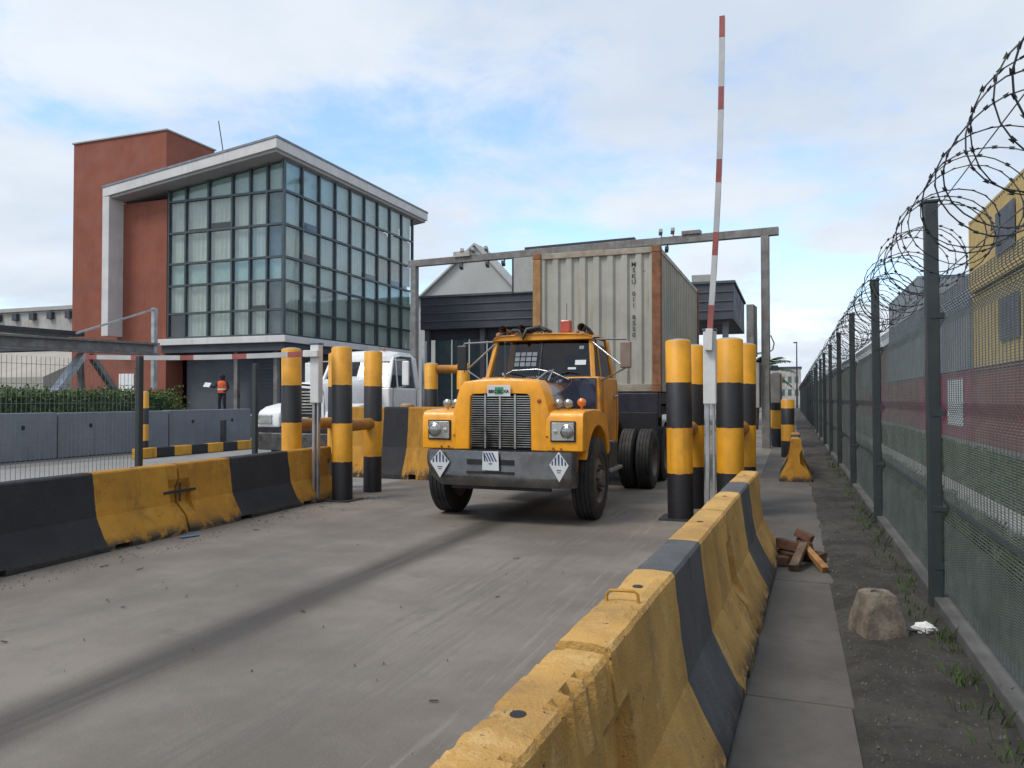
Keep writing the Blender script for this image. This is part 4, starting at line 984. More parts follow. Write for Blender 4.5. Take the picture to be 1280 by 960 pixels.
# wings with wheel arches
def wing(s):
    arch = [(.60*math.cos(a)+.04, .60*math.sin(a)+.60) for a in [R(d) for d in range(18, 166, 12)]]
    poly = [(-.735, .905), (-.740, 1.10), (-.735, 1.31), (-.70, 1.375), (-.62, 1.40), (-.2, 1.415), (.15, 1.40), (.40, 1.335), (.56, 1.21), (.66, 1.02), (.70, .84)] + arch + [(-.52, .905)]
    w_ = MB().prism(poly, 'X', s*.60, s*1.075).build('wing', 'truck_yellow', T, smooth=50, bevel=.045, segs=3)
    # lamp unit
    x0, x1 = sorted((s*.665, s*.985))
    MB().box(x0, x1, -.756, -.70, 1.02, 1.275).build('headlamp_bezel', 'frame_black', w_, bevel=.01)
    MB().box(x0+.018, x1-.018, -.766, -.752, 1.038, 1.258).build('headlamp_plate', 'lamp_silver', w_, bevel=.008)
    cx = s*.885 if s < 0 else s*.885
    MB().lathe([(.088, 0), (.088, -.012), (.078, -.018)], (cx, -.766, 1.148), 'Y', 28, False, False).build('lamp_ring', 'chrome', w_, smooth=40)
    MB().lathe([(.078, -.006), (.06, -.022), (.03, -.032), (.004, -.035)], (cx, -.766, 1.148), 'Y', 28, False, False).build('headlamp', 'lamp_glass', w_, smooth=60)
    MB().lathe([(.030, 0), (.026, -.014), (.004, -.018)], (s*.735, -.766, 1.15), 'Y', 16, False, False).build('side_lamp', 'lamp_silver', w_, smooth=60)
    # round lamps on top of the wing
    for dx in (.70, .825):
        l = MB(); l.lathe([(.02, .07), (.052, .05), (.058, 0), (.050, -.012), (.004, -.022)], (s*dx, -.52, 1.485), 'Y', 18, False, False); l.tube([(s*dx, -.49, 1.485), (s*dx, -.49, 1.40)], .012, 6)
        l.build('spot_lamp', 'lamp_glass', w_, smooth=50)
    if s > 0:
        l = MB(); l.lathe([(.05, .05), (.055, 0), (.03, -.02), (.004, -.025)], (.98, -.46, 1.50), 'Y', 16, False, False); l.tube([(.98, -.44, 1.5), (.98, -.44, 1.40)], .015, 6); l.build('indicator', 'amber_lens', w_, smooth=50)
    for x, z in ((.70, .94), (.80, .935), (.62, 1.08)):
        MB().lathe([(.014, 0), (.014, -.004)], (s*x, -.742, z), 'Y', 10, False, True).build('bolt', 'container_rust', w_)
    return w_
wing(-1); wing(1)
MB().box(-.30, .02, -.0, .0, 0, 0) if False else None
# bumper: long pressed bar with swept ends and a chamfered lower corner
bp = MB(); xs = [-.99, -.90, -.72, -.5, -.25, 0, .25, .5, .72, .92, 1.00]
ys = {-.99: -.76, -.90: -.845, .92: -.85, 1.00: -.76}
rings = []
for x in xs:
    y0 = ys.get(x, -.90 - .03*(1-abs(x)))
    zb = .47 if x > -.75 else (.58 if x > -.95 else .70)
    zt = .90
    rings.append([(x, y0+.10, zb+.01), (x, y0+.012, zb), (x, y0-.004, zb+.05), (x, y0-.012, zb+.14 if zb < .5 else (zb+zt)/2), (x, y0, zb+.17 if zb < .5 else (zb+zt)/2+.03), (x, y0, zt-.04), (x, y0+.015, zt), (x, y0+.10, zt)])
bm_ = bp.loft(rings, True, True, True).build('bumper', 'bumper_chrome', T, smooth=45)
MB().box(-.36, .26, -.936, -.925, .735, .80).build('bumper_slot_shade', 'frame_black', bm_); MB().box(-.36, .26, -.948, -.93, .625, .655).build('bumper_slot_shade', 'frame_black', bm_)  # solid black boxes on the bumper stand in for the shaded openings
MB().box(-.92, .95, -.80, -.62, .84, .905).build('bumper_valance', 'frame_black', T)
MB().box(-.60, .70, -.86, -.80, .425, .47).build('bumper_lip_shadow', 'frame_black', T)  # black strip added as the shadow below the bumper
def diamond(x, y, z, w_, h_, rz, square, tilt):
    t = bpy.data.objects.new('hazard_placard', None); C.objects.link(t); t.parent = T; t.location = (x, y, z); t.rotation_euler = (tilt, 0, rz)
    pts = [(0, h_), (w_, .12*h_), (0, -h_), (-w_, .12*h_)] if not square else [(-w_, h_), (w_*.95, h_*1.05), (w_*1.05, -h_), (-w_*1.05, -h_*.98)]
    MB().prism(pts, 'Y', -.003, .003).build('placard_board', 'paper', t)
    for k in range(-3, 4):
        if not square:
            if abs(k) > 2: continue
            cx = k*w_*.34; hw = w_*.095; zt = lambda q: (h_ - abs(q)/w_*.88*h_)*.93 - .004
            a, zl, zr_ = h_*.10, zt(cx-hw), zt(cx+hw)
            b0, b1, t0, t1 = cx-hw*.75, cx+hw*.75, cx-hw, cx+hw
        else:
            if abs(k) > 2: continue
            cx = k*w_*.36; hw = w_*.10; a, zl, zr_ = -h_*.05, h_*.90, h_*.90
            b0, b1, t0, t1 = max(-w_*.95, cx-hw), min(w_*.9, cx+hw), max(-w_*.92, cx-hw-w_*.55), max(-w_*.80, cx+hw-w_*.55)
        MB().add([(b0, -.005, a), (b1, -.005, a), (t1, -.005, zr_), (t0, -.005, zl)], [(0, 1, 2, 3)]).build('stripe', 'ink_navy', t)
    MB().box(-w_*.25, w_*.25, -.0055, -.0048, -h_*.26, -h_*.20).build('print_line', 'ink', t); MB().box(-w_*.18, w_*.18, -.0055, -.0048, -h_*.40, -h_*.35).build('print_line', 'ink', t)
diamond(-.72, -.95, .735, .125, .175, .15, False, 0); diamond(.83, -.93, .735, .125, .18, -.12, False, .05); diamond(-.03, -.965, .785, .105, .115, 0, True, 0)
# number plate
pl = MB().box(-.155, .155, -.770, -.762, 1.575, 1.715).build('number_plate', 'paper', T, bevel=.004); MB().box(-.05, .06, -.7725, -.771, 1.60, 1.69).build('plate_emblem', 'ink_green', pl)
text_mesh('BBC 82 XA', .058, 'plate_number', 'ink', pl, (0, -.775, 1.636), (R(90), 0, 0))
MB().lathe([(.028, 0), (.026, -.012), (.004, -.02)], (.52, -.737, 1.52), 'Y', 14, False, False).build('bonnet_catch', 'red_lens', T, smooth=50)
MB().tube([(.0, -.55, 1.80), (.0, -.55, 1.845), (.0, -.62, 1.86)], .016, 8).build('bonnet_ornament', 'chrome', T, smooth=50)
# chrome rails across the bonnet
MB().tube([(-.35, .30, 1.86), (-.2, .30, 1.935), (.15, .30, 1.95), (.40, .28, 1.90), (.62, .25, 1.80)], .011, 8).build('bonnet_rail', 'chrome', T, smooth=60)
MB().tube([(.36, -.30, 1.80), (.40, -.10, 1.89), (.42, .15, 1.93)], .011, 8).build('bonnet_rail', 'chrome', T, smooth=60)
MB().tube([(.42, .16, 1.935), (.44, -.10, 1.80), (.46, -.30, 1.66)], .012, 8).build('bonnet_strap', 'chrome', T, smooth=60)
# cab
CY0, CY1 = .80, 1.98
def cabring(y, hw0, hw1, z0, z1): return None
low = MB()
sec = [(-.90, .78), (-.92, 1.15), (-.92, 1.55), (-.895, 1.86), (.895, 1.86), (.92, 1.55), (.92, 1.15), (.90, .78)]
low.loft([[(x, y, z) for x, z in sec] for y in (CY0, 1.4, CY1)], True, True, True).build('cab_body', 'cab_yellow', T, smooth=40, bevel=.03, segs=3)
MB().box(-.86, .86, CY0-.025, CY0-.002, 1.38, 1.84).build('cowl_panel', 'navy_paint', T, bevel=.01)
# pillars, header, roof
def pil(p0, p1, w_, d, nm='pillar'): MB().bar(p0, p1, w_, d).build(nm, 'cab_yellow', T, bevel=.015)
for s in (-1, 1):
    pil((s*.80, CY0+.05, 1.83), (s*.715, CY0+.26, 2.43), .07, .07); pil((s*.83, CY1-.10, 1.83), (s*.73, CY1-.13, 2.43), .10, .16)
    # side glass, vent bar
    b = MB(); b.add([(s*.832, CY0+.12, 1.85), (s*.852, CY1-.18, 1.85), (s*.755, CY1-.20, 2.41), (s*.745, CY0+.31, 2.41)], [(0, 1, 2, 3)]); b.build('side_window', 'cab_glass', T)
    pil((s*.838, CY0+.36, 1.84), (s*.755, CY0+.42, 2.42), .025, .03, 'quarter_bar')
    # door seam and handle, step
    MB().box(*sorted((s*.921, s*.925)), CY0+.12, CY0+.13, .85, 1.80).build('door_seam', 'frame_black', T); MB().box(*sorted((s*.921, s*.925)), CY1-.16, CY1-.15, .85, 1.80).build('door_seam', 'frame_black', T)
    MB().box(*sorted((s*.922, s*.96)), CY1-.36, CY1-.22, 1.56, 1.60).build('door_handle', 'chrome', T, bevel=.008)
    MB().box(*sorted((s*.70, s*1.02)), CY0+.25, CY1-.2, .50, .55).build('step', 'galv', T, bevel=.01)
rf = MB(); rs = []
for y, z, hw in ((CY0+.17, 2.445, .755), (CY0+.15, 2.458, .765), (CY0+.22, 2.478, .765), (CY0+.5, 2.505, .765), (CY1-.3, 2.50, .765), (CY1-.03, 2.455, .76), (CY1, 2.41, .76)):
    rs.append([(-hw, y, z-.05), (-hw*.985, y, z-.018), (-hw*.85, y, z+.012), (-hw*.4, y, z+.028), (0, y, z+.032), (hw*.4, y, z+.028), (hw*.85, y, z+.012), (hw*.985, y, z-.018), (hw, y, z-.05)])
rf.loft(rs, True, True, True).build('roof', 'cab_yellow', T, smooth=50)
MB().box(-.74, .74, CY1-.08, CY1-.02, 1.86, 2.44).build('rear_wall', 'cab_yellow', T)
# windscreen: two panes, rubber, inside dark trim
for s in (-1, 1):
    b = MB(); b.add([(s*.012, CY0+.035, 1.865), (s*.765, CY0+.06, 1.865), (s*.69, CY0+.25, 2.42), (s*.012, CY0+.235, 2.43)], [(0, 1, 2, 3)]); b.build('windscreen_pane', 'cab_glass', T)
MB().bar((0, CY0+.03, 1.86), (0, CY0+.215, 2.39), .022, .02).build('windscreen_bar', 'frame_black', T)
MB().tube([(-.77, CY0+.05, 1.865), (0, CY0+.02, 1.862), (.77, CY0+.05, 1.865)], .014, 6).build('windscreen_rubber', 'frame_black', T); MB().tube([(-.70, CY0+.25, 2.425), (0, CY0+.225, 2.435), (.70, CY0+.25, 2.425)], .014, 6).build('windscreen_rubber', 'frame_black', T)
MB().box(-.80, .80, CY0+.12, CY0+.42, 1.80, 1.88).build('dashboard', 'black_plastic', T)
for x in (-.42, .42): MB().box(x-.24, x+.24, CY1-.45, CY1-.28, 1.45, 2.22).build('seat', 'dark_cloth', T, bevel=.05)
sw = MB(); sw.tube([(.42+.20*math.cos(a), CY0+.50+.08*math.sin(a), 1.93+.18*math.sin(a)) for a in [2*math.pi*k/20 for k in range(21)]], .014, 6); sw.build('steering_wheel', 'black_plastic', T)
st = bpy.data.objects.new('windscreen_grid_sticker', None); C.objects.link(st); st.parent = T
for i in range(4):
    for j in range(3):
        x0 = -.40+i*.088; z0 = 2.02+j*.075; yv = lambda z: CY0+.035+(z-1.865)*.363-.004
        MB().add([(x0, yv(z0), z0), (x0+.072, yv(z0), z0), (x0+.072, yv(z0+.058), z0+.058), (x0, yv(z0+.058), z0+.058)], [(0, 1, 2, 3)]).build('sticker_cell', 'sticker_grey', st)
for x0, x1, z0, z1, m in ((.52, .68, 2.03, 2.10, 'paper'), (.42, .54, 1.965, 1.995, 'paper'), (.56, .63, 2.26, 2.31, 'sticker_grey')):
    yv = lambda z: CY0+.045+(z-1.865)*.363-.006; MB().add([(x0, yv(z0), z0), (x1, yv(z0), z0), (x1, yv(z1), z1), (x0, yv(z1), z1)], [(0, 1, 2, 3)]).build('windscreen_sticker', m, T)
MB().box(.52, .70, CY0+.30, CY0+.34, 1.88, 2.40).build('sun_curtain', 'dark_cloth', T)
# wipers
for s in (-1, 1): MB().tube([(s*.10, CY0-.0, 1.855), (s*.45, CY0+.05, 1.93), (s*.60, CY0+.05, 1.90)], .008, 6).build('wiper', 'frame_black', T)
# roof furniture: marker lamps, horns, beacon, cables
zr = 2.50
for x in (-.70, -.40, -.05, .50, .70):
    m = MB(); m.lathe([(.05, 0), (.048, .03), (.03, .055), (.004, .06)], (x, CY0+.25, zr-.02-(.06 if abs(x) > .7 else 0)), 'Z', 14); m.build('marker_lamp', 'amber_dirty', T, smooth=50)
bc = MB(); bc.box(.20, .355, CY0+.42, CY0+.56, zr+.02, zr+.215); bc.build('beacon', 'red_lens', T, bevel=.02)
MB().lathe([(.09, 0), (.09, .02)], (.277, CY0+.49, zr), 'Z', 16).build('beacon_base', 'frame_black', T)
for x, yv in ((-.60, .30), (-.30, .28), (.60, .32)):
    hn = MB(); hn.lathe([(.062, -.16), (.045, -.10), (.022, .0), (.018, .22), (.03, .26)], (x, CY0+yv, zr+.07), 'Y', 14, False, True); hn.tube([(x, CY0+yv+.05, zr+.06), (x, CY0+yv+.05, zr-.02)], .014, 6); hn.build('air_horn', 'horn_brown', T, smooth=50)
cb_ = MB(); rnd = random.Random(5)
cb_.tube([(-.45, CY0+.16, zr+.05), (-.32, CY0+.12, zr+.04), (-.27, CY0+.10, zr-.07), (-.22, CY0+.13, zr+.06), (-.05, CY0+.22, zr+.10), (.05, CY0+.2, zr+.04)], .032, 7)
cb_.build('cable_bundle', 'black_plastic', T, smooth=60); cb_ = MB()
cb_.tube([(-.35, CY0+.2, zr+.08), (-.2, CY0+.2, zr+.03), (.0, CY0+.25, zr+.08), (.12, CY0+.28, zr+.02)], .028, 7)
cb_.build('cable_bundle', 'black_plastic', T, smooth=60); cb_ = MB()
cb_.tube([(.62, CY0+.2, zr+.02), (.66, CY0+.17, zr+.08), (.70, CY0+.2, zr+.04), (.75, CY0+.22, zr-.04)], .028, 7); cb_.build('cable_bundle', 'black_plastic', T, smooth=60)
MB().tube([(.262, CY0+.58, zr), (.255, CY0+.60, zr+.48)], .005, 5).build('aerial', 'frame_black', T)
# mirrors
for s in (-1, 1):
    br = MB(); X = 1.30 if s > 0 else 1.17
    br.tube([(s*.74, CY0+.22, 2.40), (s*X, CY0+.02, 2.37)], .013, 6); br.tube([(s*.75, CY0+.20, 2.36), (s*(X-.04), CY0+.02, 1.97)], .014, 6); br.tube([(s*.90, CY0+.12, 1.80), (s*(X-.04), CY0+.02, 1.97), (s*X, CY0+.02, 2.0)], .012, 6); br.tube([(s*X, CY0+.02, 1.93), (s*X, CY0+.02, 2.37)], .011, 6)
    br.build('mirror_bracket', 'chrome', T, smooth=60)
    MB().box(*sorted((s*X-.10, s*X+.055)), CY0-.03, CY0+.02, 1.97, 2.34).build('mirror', 'mirror_back' if s > 0 else 'black_plastic', T, bevel=.018)
# chassis
for s in (-1, 1): MB().box(*sorted((s*.36, s*.44)), -.6, 5.6, .74, 1.0).build('frame_rail', 'frame_black', T)
for yv in (1.95, 2.7, 3.45, 4.1, 4.75, 5.2): MB().box(-.36, .36, yv-.05, yv+.05, .78, .96).build('cross_member', 'frame_black', T)
MB().tube([(-.95, 0, .50), (.95, 0, .50)], .06, 10).build('front_axle', 'frame_black', T)
MB().box(-.42, .42, -.45, .75, .62, 1.35).build('engine', 'frame_black', T, bevel=.03)
MB().box(.52, .98, 1.05, 1.62, .48, .92).build('battery_box', 'steel_dark', T, bevel=.02); MB().box(.53, .99, 1.04, 1.30, .922, .94).build('battery_lid', 'galv', T)
MB().tube([(-.78, 1.15, .72), (-.78, 2.35, .72)], .30, 20).build('fuel_tank', 'steel_dark', T, smooth=50)
MB().tube([(.55, 1.9, .88), (.8, 2.05, .90), (.75, 2.35, .86)], .05, 8).build('air_pipe', 'galv', T, smooth=50); MB().tube([(.4, 1.75, 1.0), (.7, 2.0, 1.05), (.5, 2.45, 1.02)], .03, 8).build('air_hose', 'steel_grey', T, smooth=50)
for s in (-1, 1):
    wheel(T, s*.975, 0, .525, .28, s)
    for yv in (3.65, 4.95): wheel(T, s*1.065, yv, .51, .27, s, True)
for yv in (3.65, 4.95): MB().tube([(-1.0, yv, .51), (1.0, yv, .51)], .10, 10).build('rear_axle', 'frame_black', T)
MB().box(-.5, .5, 3.5, 4.4, 1.003, 1.14).build('fifth_wheel', 'frame_black', T, bevel=.02)
# ------------------------------------------------------------------ trailer and container
TR = thing('container_trailer', 'dark navy skeletal trailer carrying the grey container behind the truck', 'trailer', (-3.43, 13.75, 0))
MB().box(-1.17, 1.17, .0, .35, 1.20, 1.655).build('front_bolster', 'navy_frame', TR, bevel=.02)
for s in (-1, 1):
    MB().box(*sorted((s*.35, s*.50)), .36, 6.4, 1.16, 1.60).build('main_beam', 'navy_frame', TR); MB().box(*sorted((s*1.05, s*1.17)), .36, 6.3, 1.45, 1.655).build('side_rail', 'navy_frame', TR)
for yv in (1.6, 2.9, 4.2, 5.5, 6.2): MB().box(-1.17, 1.17, yv, yv+.12, 1.40, 1.60).build('cross_member', 'navy_frame', TR)
MB().box(-1.0, 1.0, -.15, .9, 1.145, 1.198).build('kingpin_plate', 'frame_black', TR); MB().box(-1.17, 1.17, -.16, -.02, .92, 1.30).build('front_apron', 'frame_black', TR, bevel=.01)
for s in (-1, 1):
    for yv in (4.4, 5.65): wheel(TR, s*1.03, yv, .50, .27, s, True)
    MB().box(*sorted((s*.75, s*.85)), 2.3, 2.42, .25, 1.45).build('landing_leg', 'frame_black', TR)
for yv in (4.4, 5.65): MB().tube([(-1.0, yv, .5), (1.0, yv, .5)], .09, 10).build('axle', 'frame_black', TR)
CT = container('shipping_container', 'weathered grey-green container with rusty corner posts on the trailer', 'container_grey', 'container_rust', (-4.655, 13.78, 1.665), 0, None, 6.06, 2.44, 2.66)
chars = 'MSKU 011 8550'
for i, ch in enumerate(chars):
    if ch != ' ': text_mesh(ch, .115, 'marking', 'ink', CT, (1.945, .0300, 2.34-i*.108), (R(90), 0, 0), .003)
for i, ch in enumerate('45G1'): text_mesh(ch, .07, 'marking', 'ink', CT, (2.36, -.008, 1.1-i*.08), (R(90), 0, 0), .003) if False else None
for k_ in (3, 4, 5): MB().box(2.411, 2.413, .16+k_*.2735-.028, .16+k_*.2735+.066, 1.15-.1*(k_ % 2), 1.95).build('blue_patch', 'pale_blue', CT)
# ------------------------------------------------------------------ white truck
W = thing('white_truck', 'white bonneted truck with a slatted grille waiting behind the striped bollards', 'truck', (-9.75, 14.45, 0))
hw = [(-.60, .95), (-.60, 1.4), (-.56, 1.72), (-.44, 1.86), (0, 1.89), (.44, 1.86), (.56, 1.72), (.60, 1.4), (.60, .95)]
def rg(y, s, dz): return [(x*s, y, z if z < 1 else z+dz) for x, z in hw]
MB().loft([rg(-.84, .93, -.03), rg(-.78, .99, -.0), rg(-.3, 1.04, .04), rg(.5, 1.15, .10), rg(1.15, 1.28, .18)], False).build('bonnet', 'white_paint', W, smooth=40)
gx = [(-.47, .98), (-.47, 1.5), (-.42, 1.74), (0, 1.77), (.42, 1.74), (.47, 1.5), (.47, .98)]
MB().prism([(x*1.14, z+.045 if z > 1 else z-.03) for x, z in gx], 'Y', -.86, -.80).build('grille_frame', 'white_paint', W, bevel=.02); MB().prism(gx, 'Y', -.875, -.858).build('grille_mesh', 'frame_black', W)
gb_ = MB()
for k in range(8): gb_.box(-.44, .44, -.895, -.872, 1.22+k*.065, 1.247+k*.065)
kind(gb_.build('grille_bars', 'chrome', W), 'stuff'); text_mesh('MACK', .13, 'grille_badge', 'paper', W, (.0, -.885, 1.10), (R(90), 0, 0), .01)
for s in (-1, 1):
    arch = [(.60*math.cos(a)+.05, .60*math.sin(a)+.56) for a in [R(d) for d in range(10, 168, 14)]]
    poly = [(-.88, .92), (-.90, 1.12), (-.84, 1.27), (-.62, 1.37), (-.2, 1.44), (.2, 1.42), (.5, 1.28), (.68, .98), (.72, .72)] + arch + [(-.56, .92)]
    q = MB().prism(poly, 'X', s*.56, s*1.14).build('wing', 'white_paint', W, smooth=50, bevel=.05, segs=3)
    MB().box(*sorted((s*.74, s*1.10)), -.925, -.86, 1.00, 1.20).build('headlamp', 'lamp_silver', q, bevel=.02); MB().box(*sorted((s*1.085, s*1.13)), -.91, -.82, 1.01, 1.19).build('indicator', 'amber_dirty', q, bevel=.01)
    wheel(W, s*.99, .05, .52, .28, s)
    for yv in (4.2, 5.5): wheel(W, s*1.06, yv, .51, .27, s, True)
MB().prism([(-1.15, -.78), (-1.0, -1.02), (1.0, -1.02), (1.15, -.78), (1.1, -.72), (-1.1, -.72)], 'Z', .45, .82).build('bumper', 'bumper_chrome', W, bevel=.02)
MB().box(-1.1, 1.1, -.9, -.72, .83, .915).build('bumper_gap_shade', 'frame_black', W)  # gap closed by a black box, its shade put into the colour
c0, c1 = 1.10, 2.62
MB().loft([[(x, y, z) for x, z in ((-.96, .85), (-1.0, 1.3), (-.98, 1.80), (.98, 1.80), (1.0, 1.3), (.96, .85))] for y in (c0, c1)], True, True, True).build('cab_body', 'white_paint', W, bevel=.04, smooth=40, segs=3)
rs = [[(-.86, y, z-.09), (-.82, y, z), (-.5, y, z+.05), (0, y, z+.07), (.5, y, z+.05), (.82, y, z), (.86, y, z-.09)] for y, z in ((c0+.36, 2.52), (c0+.42, 2.60), (c0+.8, 2.66), (c1-.2, 2.66), (c1, 2.58))]
MB().loft(rs, True, True, True).build('roof', 'white_paint', W, smooth=50)
MB().box(-.86, .86, c1-.06, c1-.0, 1.78, 2.56).build('rear_wall', 'white_paint', W)
MB().box(-.8, .8, c0+.2, c0+.5, 1.74, 1.84).build('dashboard', 'black_plastic', W)
for x in (-.42, .42): MB().box(x-.24, x+.24, c1-.5, c1-.32, 1.4, 2.3).build('seat', 'dark_cloth', W, bevel=.05)
for s in (-1, 1):
    MB().bar((s*.93, c0+.06, 1.78), (s*.83, c0+.44, 2.54), .08, .08).build('pillar', 'white_paint', W, bevel=.015); MB().bar((s*.945, c1-.08, 1.78), (s*.84, c1-.10, 2.54), .10, .20).build('pillar', 'white_paint', W, bevel=.015)
    MB().bar((s*.955, c0+.45, 1.80), (s*.85, c0+.52, 2.52), .03, .04).build('quarter_bar', 'white_paint', W)
    MB().add([(s*.96, c0+.12, 1.80), (s*.96, c1-.16, 1.80), (s*.85, c1-.16, 2.52), (s*.85, c0+.48, 2.52)], [(0, 1, 2, 3)]).build('side_window', 'cab_glass', W)
    MB().add([(0, c0+.06, 1.81), (s*.90, c0+.10, 1.81), (s*.80, c0+.44, 2.52), (0, c0+.42, 2.54)], [(0, 1, 2, 3)]).build('windscreen_pane', 'cab_glass', W)
    MB().box(*sorted((s*1.001, s*1.005)), c0+.15, c1-.18, .95, .96).build('door_seam', 'frame_black', W)
    for yv in (c0+.15, c1-.18): MB().box(*sorted((s*1.001, s*1.006)), yv, yv+.012, .95, 1.76).build('door_seam', 'frame_black', W)
    MB().box(*sorted((s*1.25, s*1.42)), c0+.12, c0+.18, 1.85, 2.42).build('mirror', 'white_paint', W, bevel=.02)
    MB().tube([(s*.9, c0+.35, 2.45), (s*1.33, c0+.16, 2.44), (s*1.33, c0+.16, 1.83), (s*.96, c0+.2, 1.78)], .016, 6).build('mirror_bracket', 'galv', W)
    MB().box(*sorted((s*.36, s*.44)), -.5, 6.0, .75, 1.0).build('frame_rail', 'frame_black', W)
MB().box(-1.0, 1.0, c0+.1, c1, .72, .848).build('sill', 'frame_black', W)
for x in (-.5, .5): MB().lathe([(.05, 0), (.05, .05), (.02, .08)], (x, c0+.6, 2.70), 'Z', 12).build('marker_lamp', 'amber_dirty', W)
MB().tube([(1.02, c1+.2, .9), (1.02, c1+.2, 3.0)], .07, 10).build('exhaust_stack', 'galv', W, smooth=50)
MB().tube([(-.9, 0, .52), (.9, 0, .52)], .06, 8).build('front_axle', 'frame_black', W)
for yv in (4.2, 5.5): MB().tube([(-1, yv, .51), (1, yv, .51)], .1, 8).build('rear_axle', 'frame_black', W)
MB().box(.55, .98, 2.75, 3.4, .5, 1.02).build('red_tank', 'red_paint', W, bevel=.04)
# ------------------------------------------------------------------ cars behind the hedge
def suv(x, y, rz, mat, label):
    t = thing('parked_car', label, 'car', (x, y, 0), rz, 'cars parked behind the hedge')
    b = MB(); pr = [(-2.25, .35), (-2.3, .75), (-2.1, 1.02), (-1.2, 1.12), (1.9, 1.15), (2.25, 1.05), (2.3, .5), (2.2, .35)]
    b.prism(pr, 'X', -.92, .92).build('body', mat, t, bevel=.10, smooth=45, segs=3)
    g1 = [[(-.84, -1.25, 1.10), (.84, -1.25, 1.10), (.84, 2.1, 1.13), (-.84, 2.1, 1.13)], [(-.70, -.45, 1.72), (.70, -.45, 1.72), (.70, 1.75, 1.72), (-.70, 1.75, 1.72)]]
    MB().loft(g1, True, True, True).build('glasshouse', 'black_plastic', t, bevel=.03)
    MB().box(-.70, .70, -.5, 1.8, 1.725, 1.86).build('roof', mat, t, bevel=.055, segs=3, smooth=45)
    for s in (-1, 1):
        for yv in (-1.4, 1.4): wheel(t, s*.82, yv, .36, .22, s)
        MB().box(*sorted((s*.45, s*.85)), -2.33, -2.24, .70, .88).build('headlamp', 'lamp_silver', t, bevel=.02); MB().tube([(s*.62, -.4, 1.88), (s*.62, 1.7, 1.88)], .018, 6).build('roof_rail', 'chrome', t)
suv(-23.0, 14.1, R(80), 'car_dark', 'black car parked behind the hedge left of the splayed steel legs'); suv(-23.4, 18.4, R(84), 'car_grey', 'dark grey car parked behind the hedge under the steel beam')
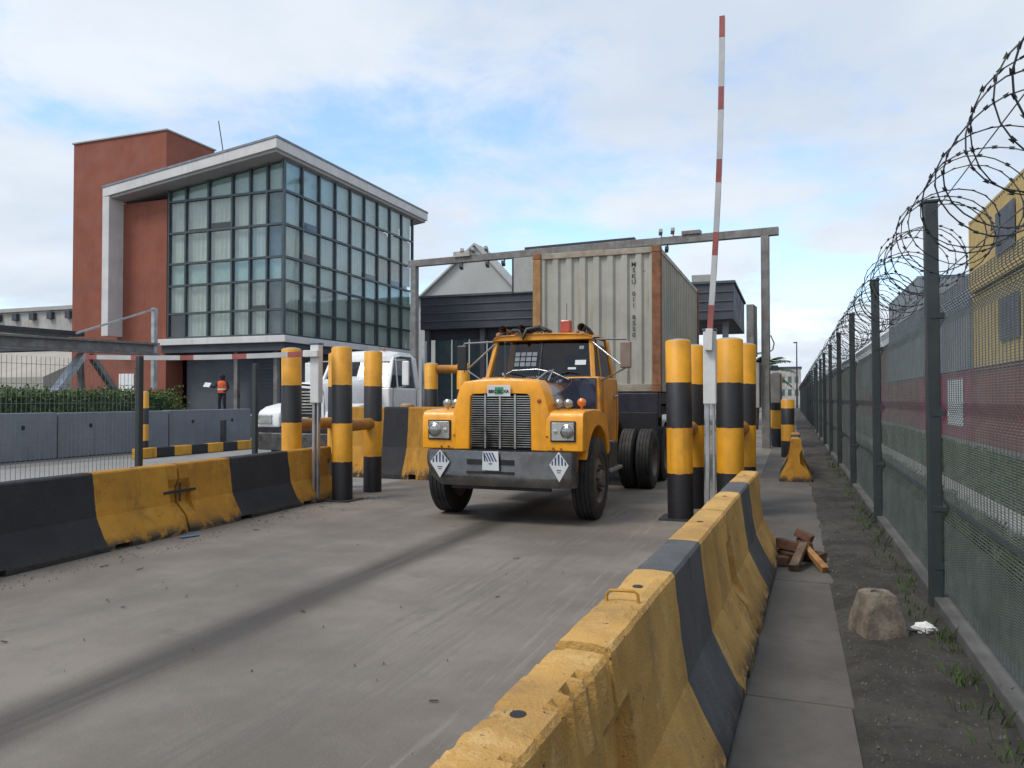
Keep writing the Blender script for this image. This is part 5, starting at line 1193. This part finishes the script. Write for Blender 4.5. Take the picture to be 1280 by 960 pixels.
# ------------------------------------------------------------------ person
def person(loc, rz, label):
    t = thing('person', label, 'person', loc, rz)
    J = {'hip': (0, 0, .92), 'chest': (0, .01, 1.22), 'neck': (0, .02, 1.45), 'hb': (0, 0, 1.56), 'ht': (0, -.01, 1.70),
         'lsh': (-.19, .01, 1.40), 'lel': (-.30, -.10, 1.18), 'lwr': (-.32, -.33, 1.20), 'lha': (-.31, -.41, 1.22), 'rsh': (.19, .01, 1.40), 'rel': (.27, .05, 1.13), 'rwr': (.20, -.15, 1.02), 'rha': (.17, -.22, 1.0),
         'lh': (-.10, 0, .88), 'lk': (-.12, -.03, .50), 'la': (-.13, .02, .09), 'lt': (-.14, -.14, .04), 'rh': (.10, 0, .88), 'rk': (.11, -.02, .50), 'ra': (.13, .04, .09), 'rt': (.15, -.12, .04)}
    E_ = [('hip', 'chest'), ('chest', 'neck'), ('neck', 'hb'), ('hb', 'ht'), ('neck', 'lsh'), ('lsh', 'lel'), ('lel', 'lwr'), ('lwr', 'lha'), ('neck', 'rsh'), ('rsh', 'rel'), ('rel', 'rwr'), ('rwr', 'rha'),
          ('hip', 'lh'), ('lh', 'lk'), ('lk', 'la'), ('la', 'lt'), ('hip', 'rh'), ('rh', 'rk'), ('rk', 'ra'), ('ra', 'rt')]
    rad = {'hip': (.16, .12), 'chest': (.17, .12), 'neck': (.07, .07), 'hb': (.085, .095), 'ht': (.075, .085), 'lsh': (.07, .07), 'rsh': (.07, .07), 'lel': (.05, .05), 'rel': (.05, .05), 'lwr': (.036, .036), 'rwr': (.036, .036), 'lha': (.03, .04), 'rha': (.03, .04),
           'lh': (.10, .10), 'rh': (.10, .10), 'lk': (.07, .07), 'rk': (.07, .07), 'la': (.055, .055), 'ra': (.055, .055), 'lt': (.045, .04), 'rt': (.045, .04)}
    ks = list(J); me = bpy.data.meshes.new('body'); me.from_pydata([J[k] for k in ks], [(ks.index(a), ks.index(b)) for a, b in E_], [])
    o = bpy.data.objects.new('body', me); C.objects.link(o); o.parent = t
    md = o.modifiers.new('skin', 'SKIN'); 
    for i, k in enumerate(ks): me.skin_vertices[0].data[i].radius = rad[k]
    me.skin_vertices[0].data[0].use_root = True
    o.modifiers.new('sub', 'SUBSURF').levels = 2; o.modifiers['sub'].render_levels = 2
    me.materials.append(MATS['dark_cloth'])
    MB().lathe([(.10, -.02), (.118, .05), (.112, .12), (.07, .17), (.01, .185)], (0, -.005, 1.58), 'Z', 14).build('cap', 'dark_cloth', t, smooth=60)
    MB().loft([[(.205*sx*math.cos(a), .155*sx*math.sin(a)+.01, z) for a in [2*math.pi*k/20 for k in range(20)]] for z, sx in ((.93, 1.0), (1.1, 1.0), (1.3, 1.06), (1.42, 1.02), (1.47, .6))], True).build('vest', 'orange_vest', t, smooth=60)
    MB().loft([[(.209*math.cos(a), .159*math.sin(a)+.01, z) for a in [2*math.pi*k/20 for k in range(20)]] for z in (1.06, 1.12)], True).build('reflective_band', 'litter_white', t)
    for k, (dx, dz) in enumerate(((-.03, .02), (-.015, .035), (.0, .04), (.015, .03), (.03, 0))): MB().tube([(-.31+dx*.8, -.42, 1.22+dz*.2), (-.31+dx, -.47, 1.225+dz*.3), (-.31+dx*.9, -.50, 1.20+dz*.2)], .009, 6).build('finger', 'skin', t)
    h_ = MB().lathe([(.04, -.1), (.075, -.06), (.088, 0), (.08, .05), (.04, .1)], (0, -.028, 1.62), 'Z', 14); h_.obox((0, -.122, 1.61), (.022, .03, .04)); h_.build('face', 'skin', t, smooth=50)
    p = tag(MB().prism([(-.16, -.10), (.14, -.13), (.17, .10), (-.13, .13)], 'Y', -.002, .002).build('paper_sheet', 'paper', None, loc=(loc[0]-.28, loc[1]-.62, loc[2]+1.28)), 'white paper sheet held out by the person in the orange vest', 'paper')
    p.rotation_euler = (R(-35), 0, .2)
person((-23.55, 27.0, .86), .25, 'person in an orange reflective vest and dark trousers holding a paper by the office')
pf = kind(MB().box(-34, -20.2, 24.6, 28.0, -.01, .86).build('pavement', 'yard', None, bevel=.02), 'structure')

b = MB(); rnd = random.Random(21)
for i in range(60):
    if i < 46: x, y = lx(8)+.36+abs(rnd.gauss(0, .25)), rnd.uniform(3.5, 10.5)
    else: x, y = rnd.uniform(-6.0, -1.2), rnd.uniform(3.0, 10.5)
    a = rnd.uniform(0, 3.14); ln = rnd.uniform(.015, .075); w_ = rnd.uniform(.003, .012)
    b.obox((x, y, .008), (ln, w_, .006), (0, rnd.uniform(-.1, .1), a))
tag(kind(b.build('road_litter', 'bark'), 'stuff'), 'dark twigs and scraps lying on the lane along the barriers', 'litter')
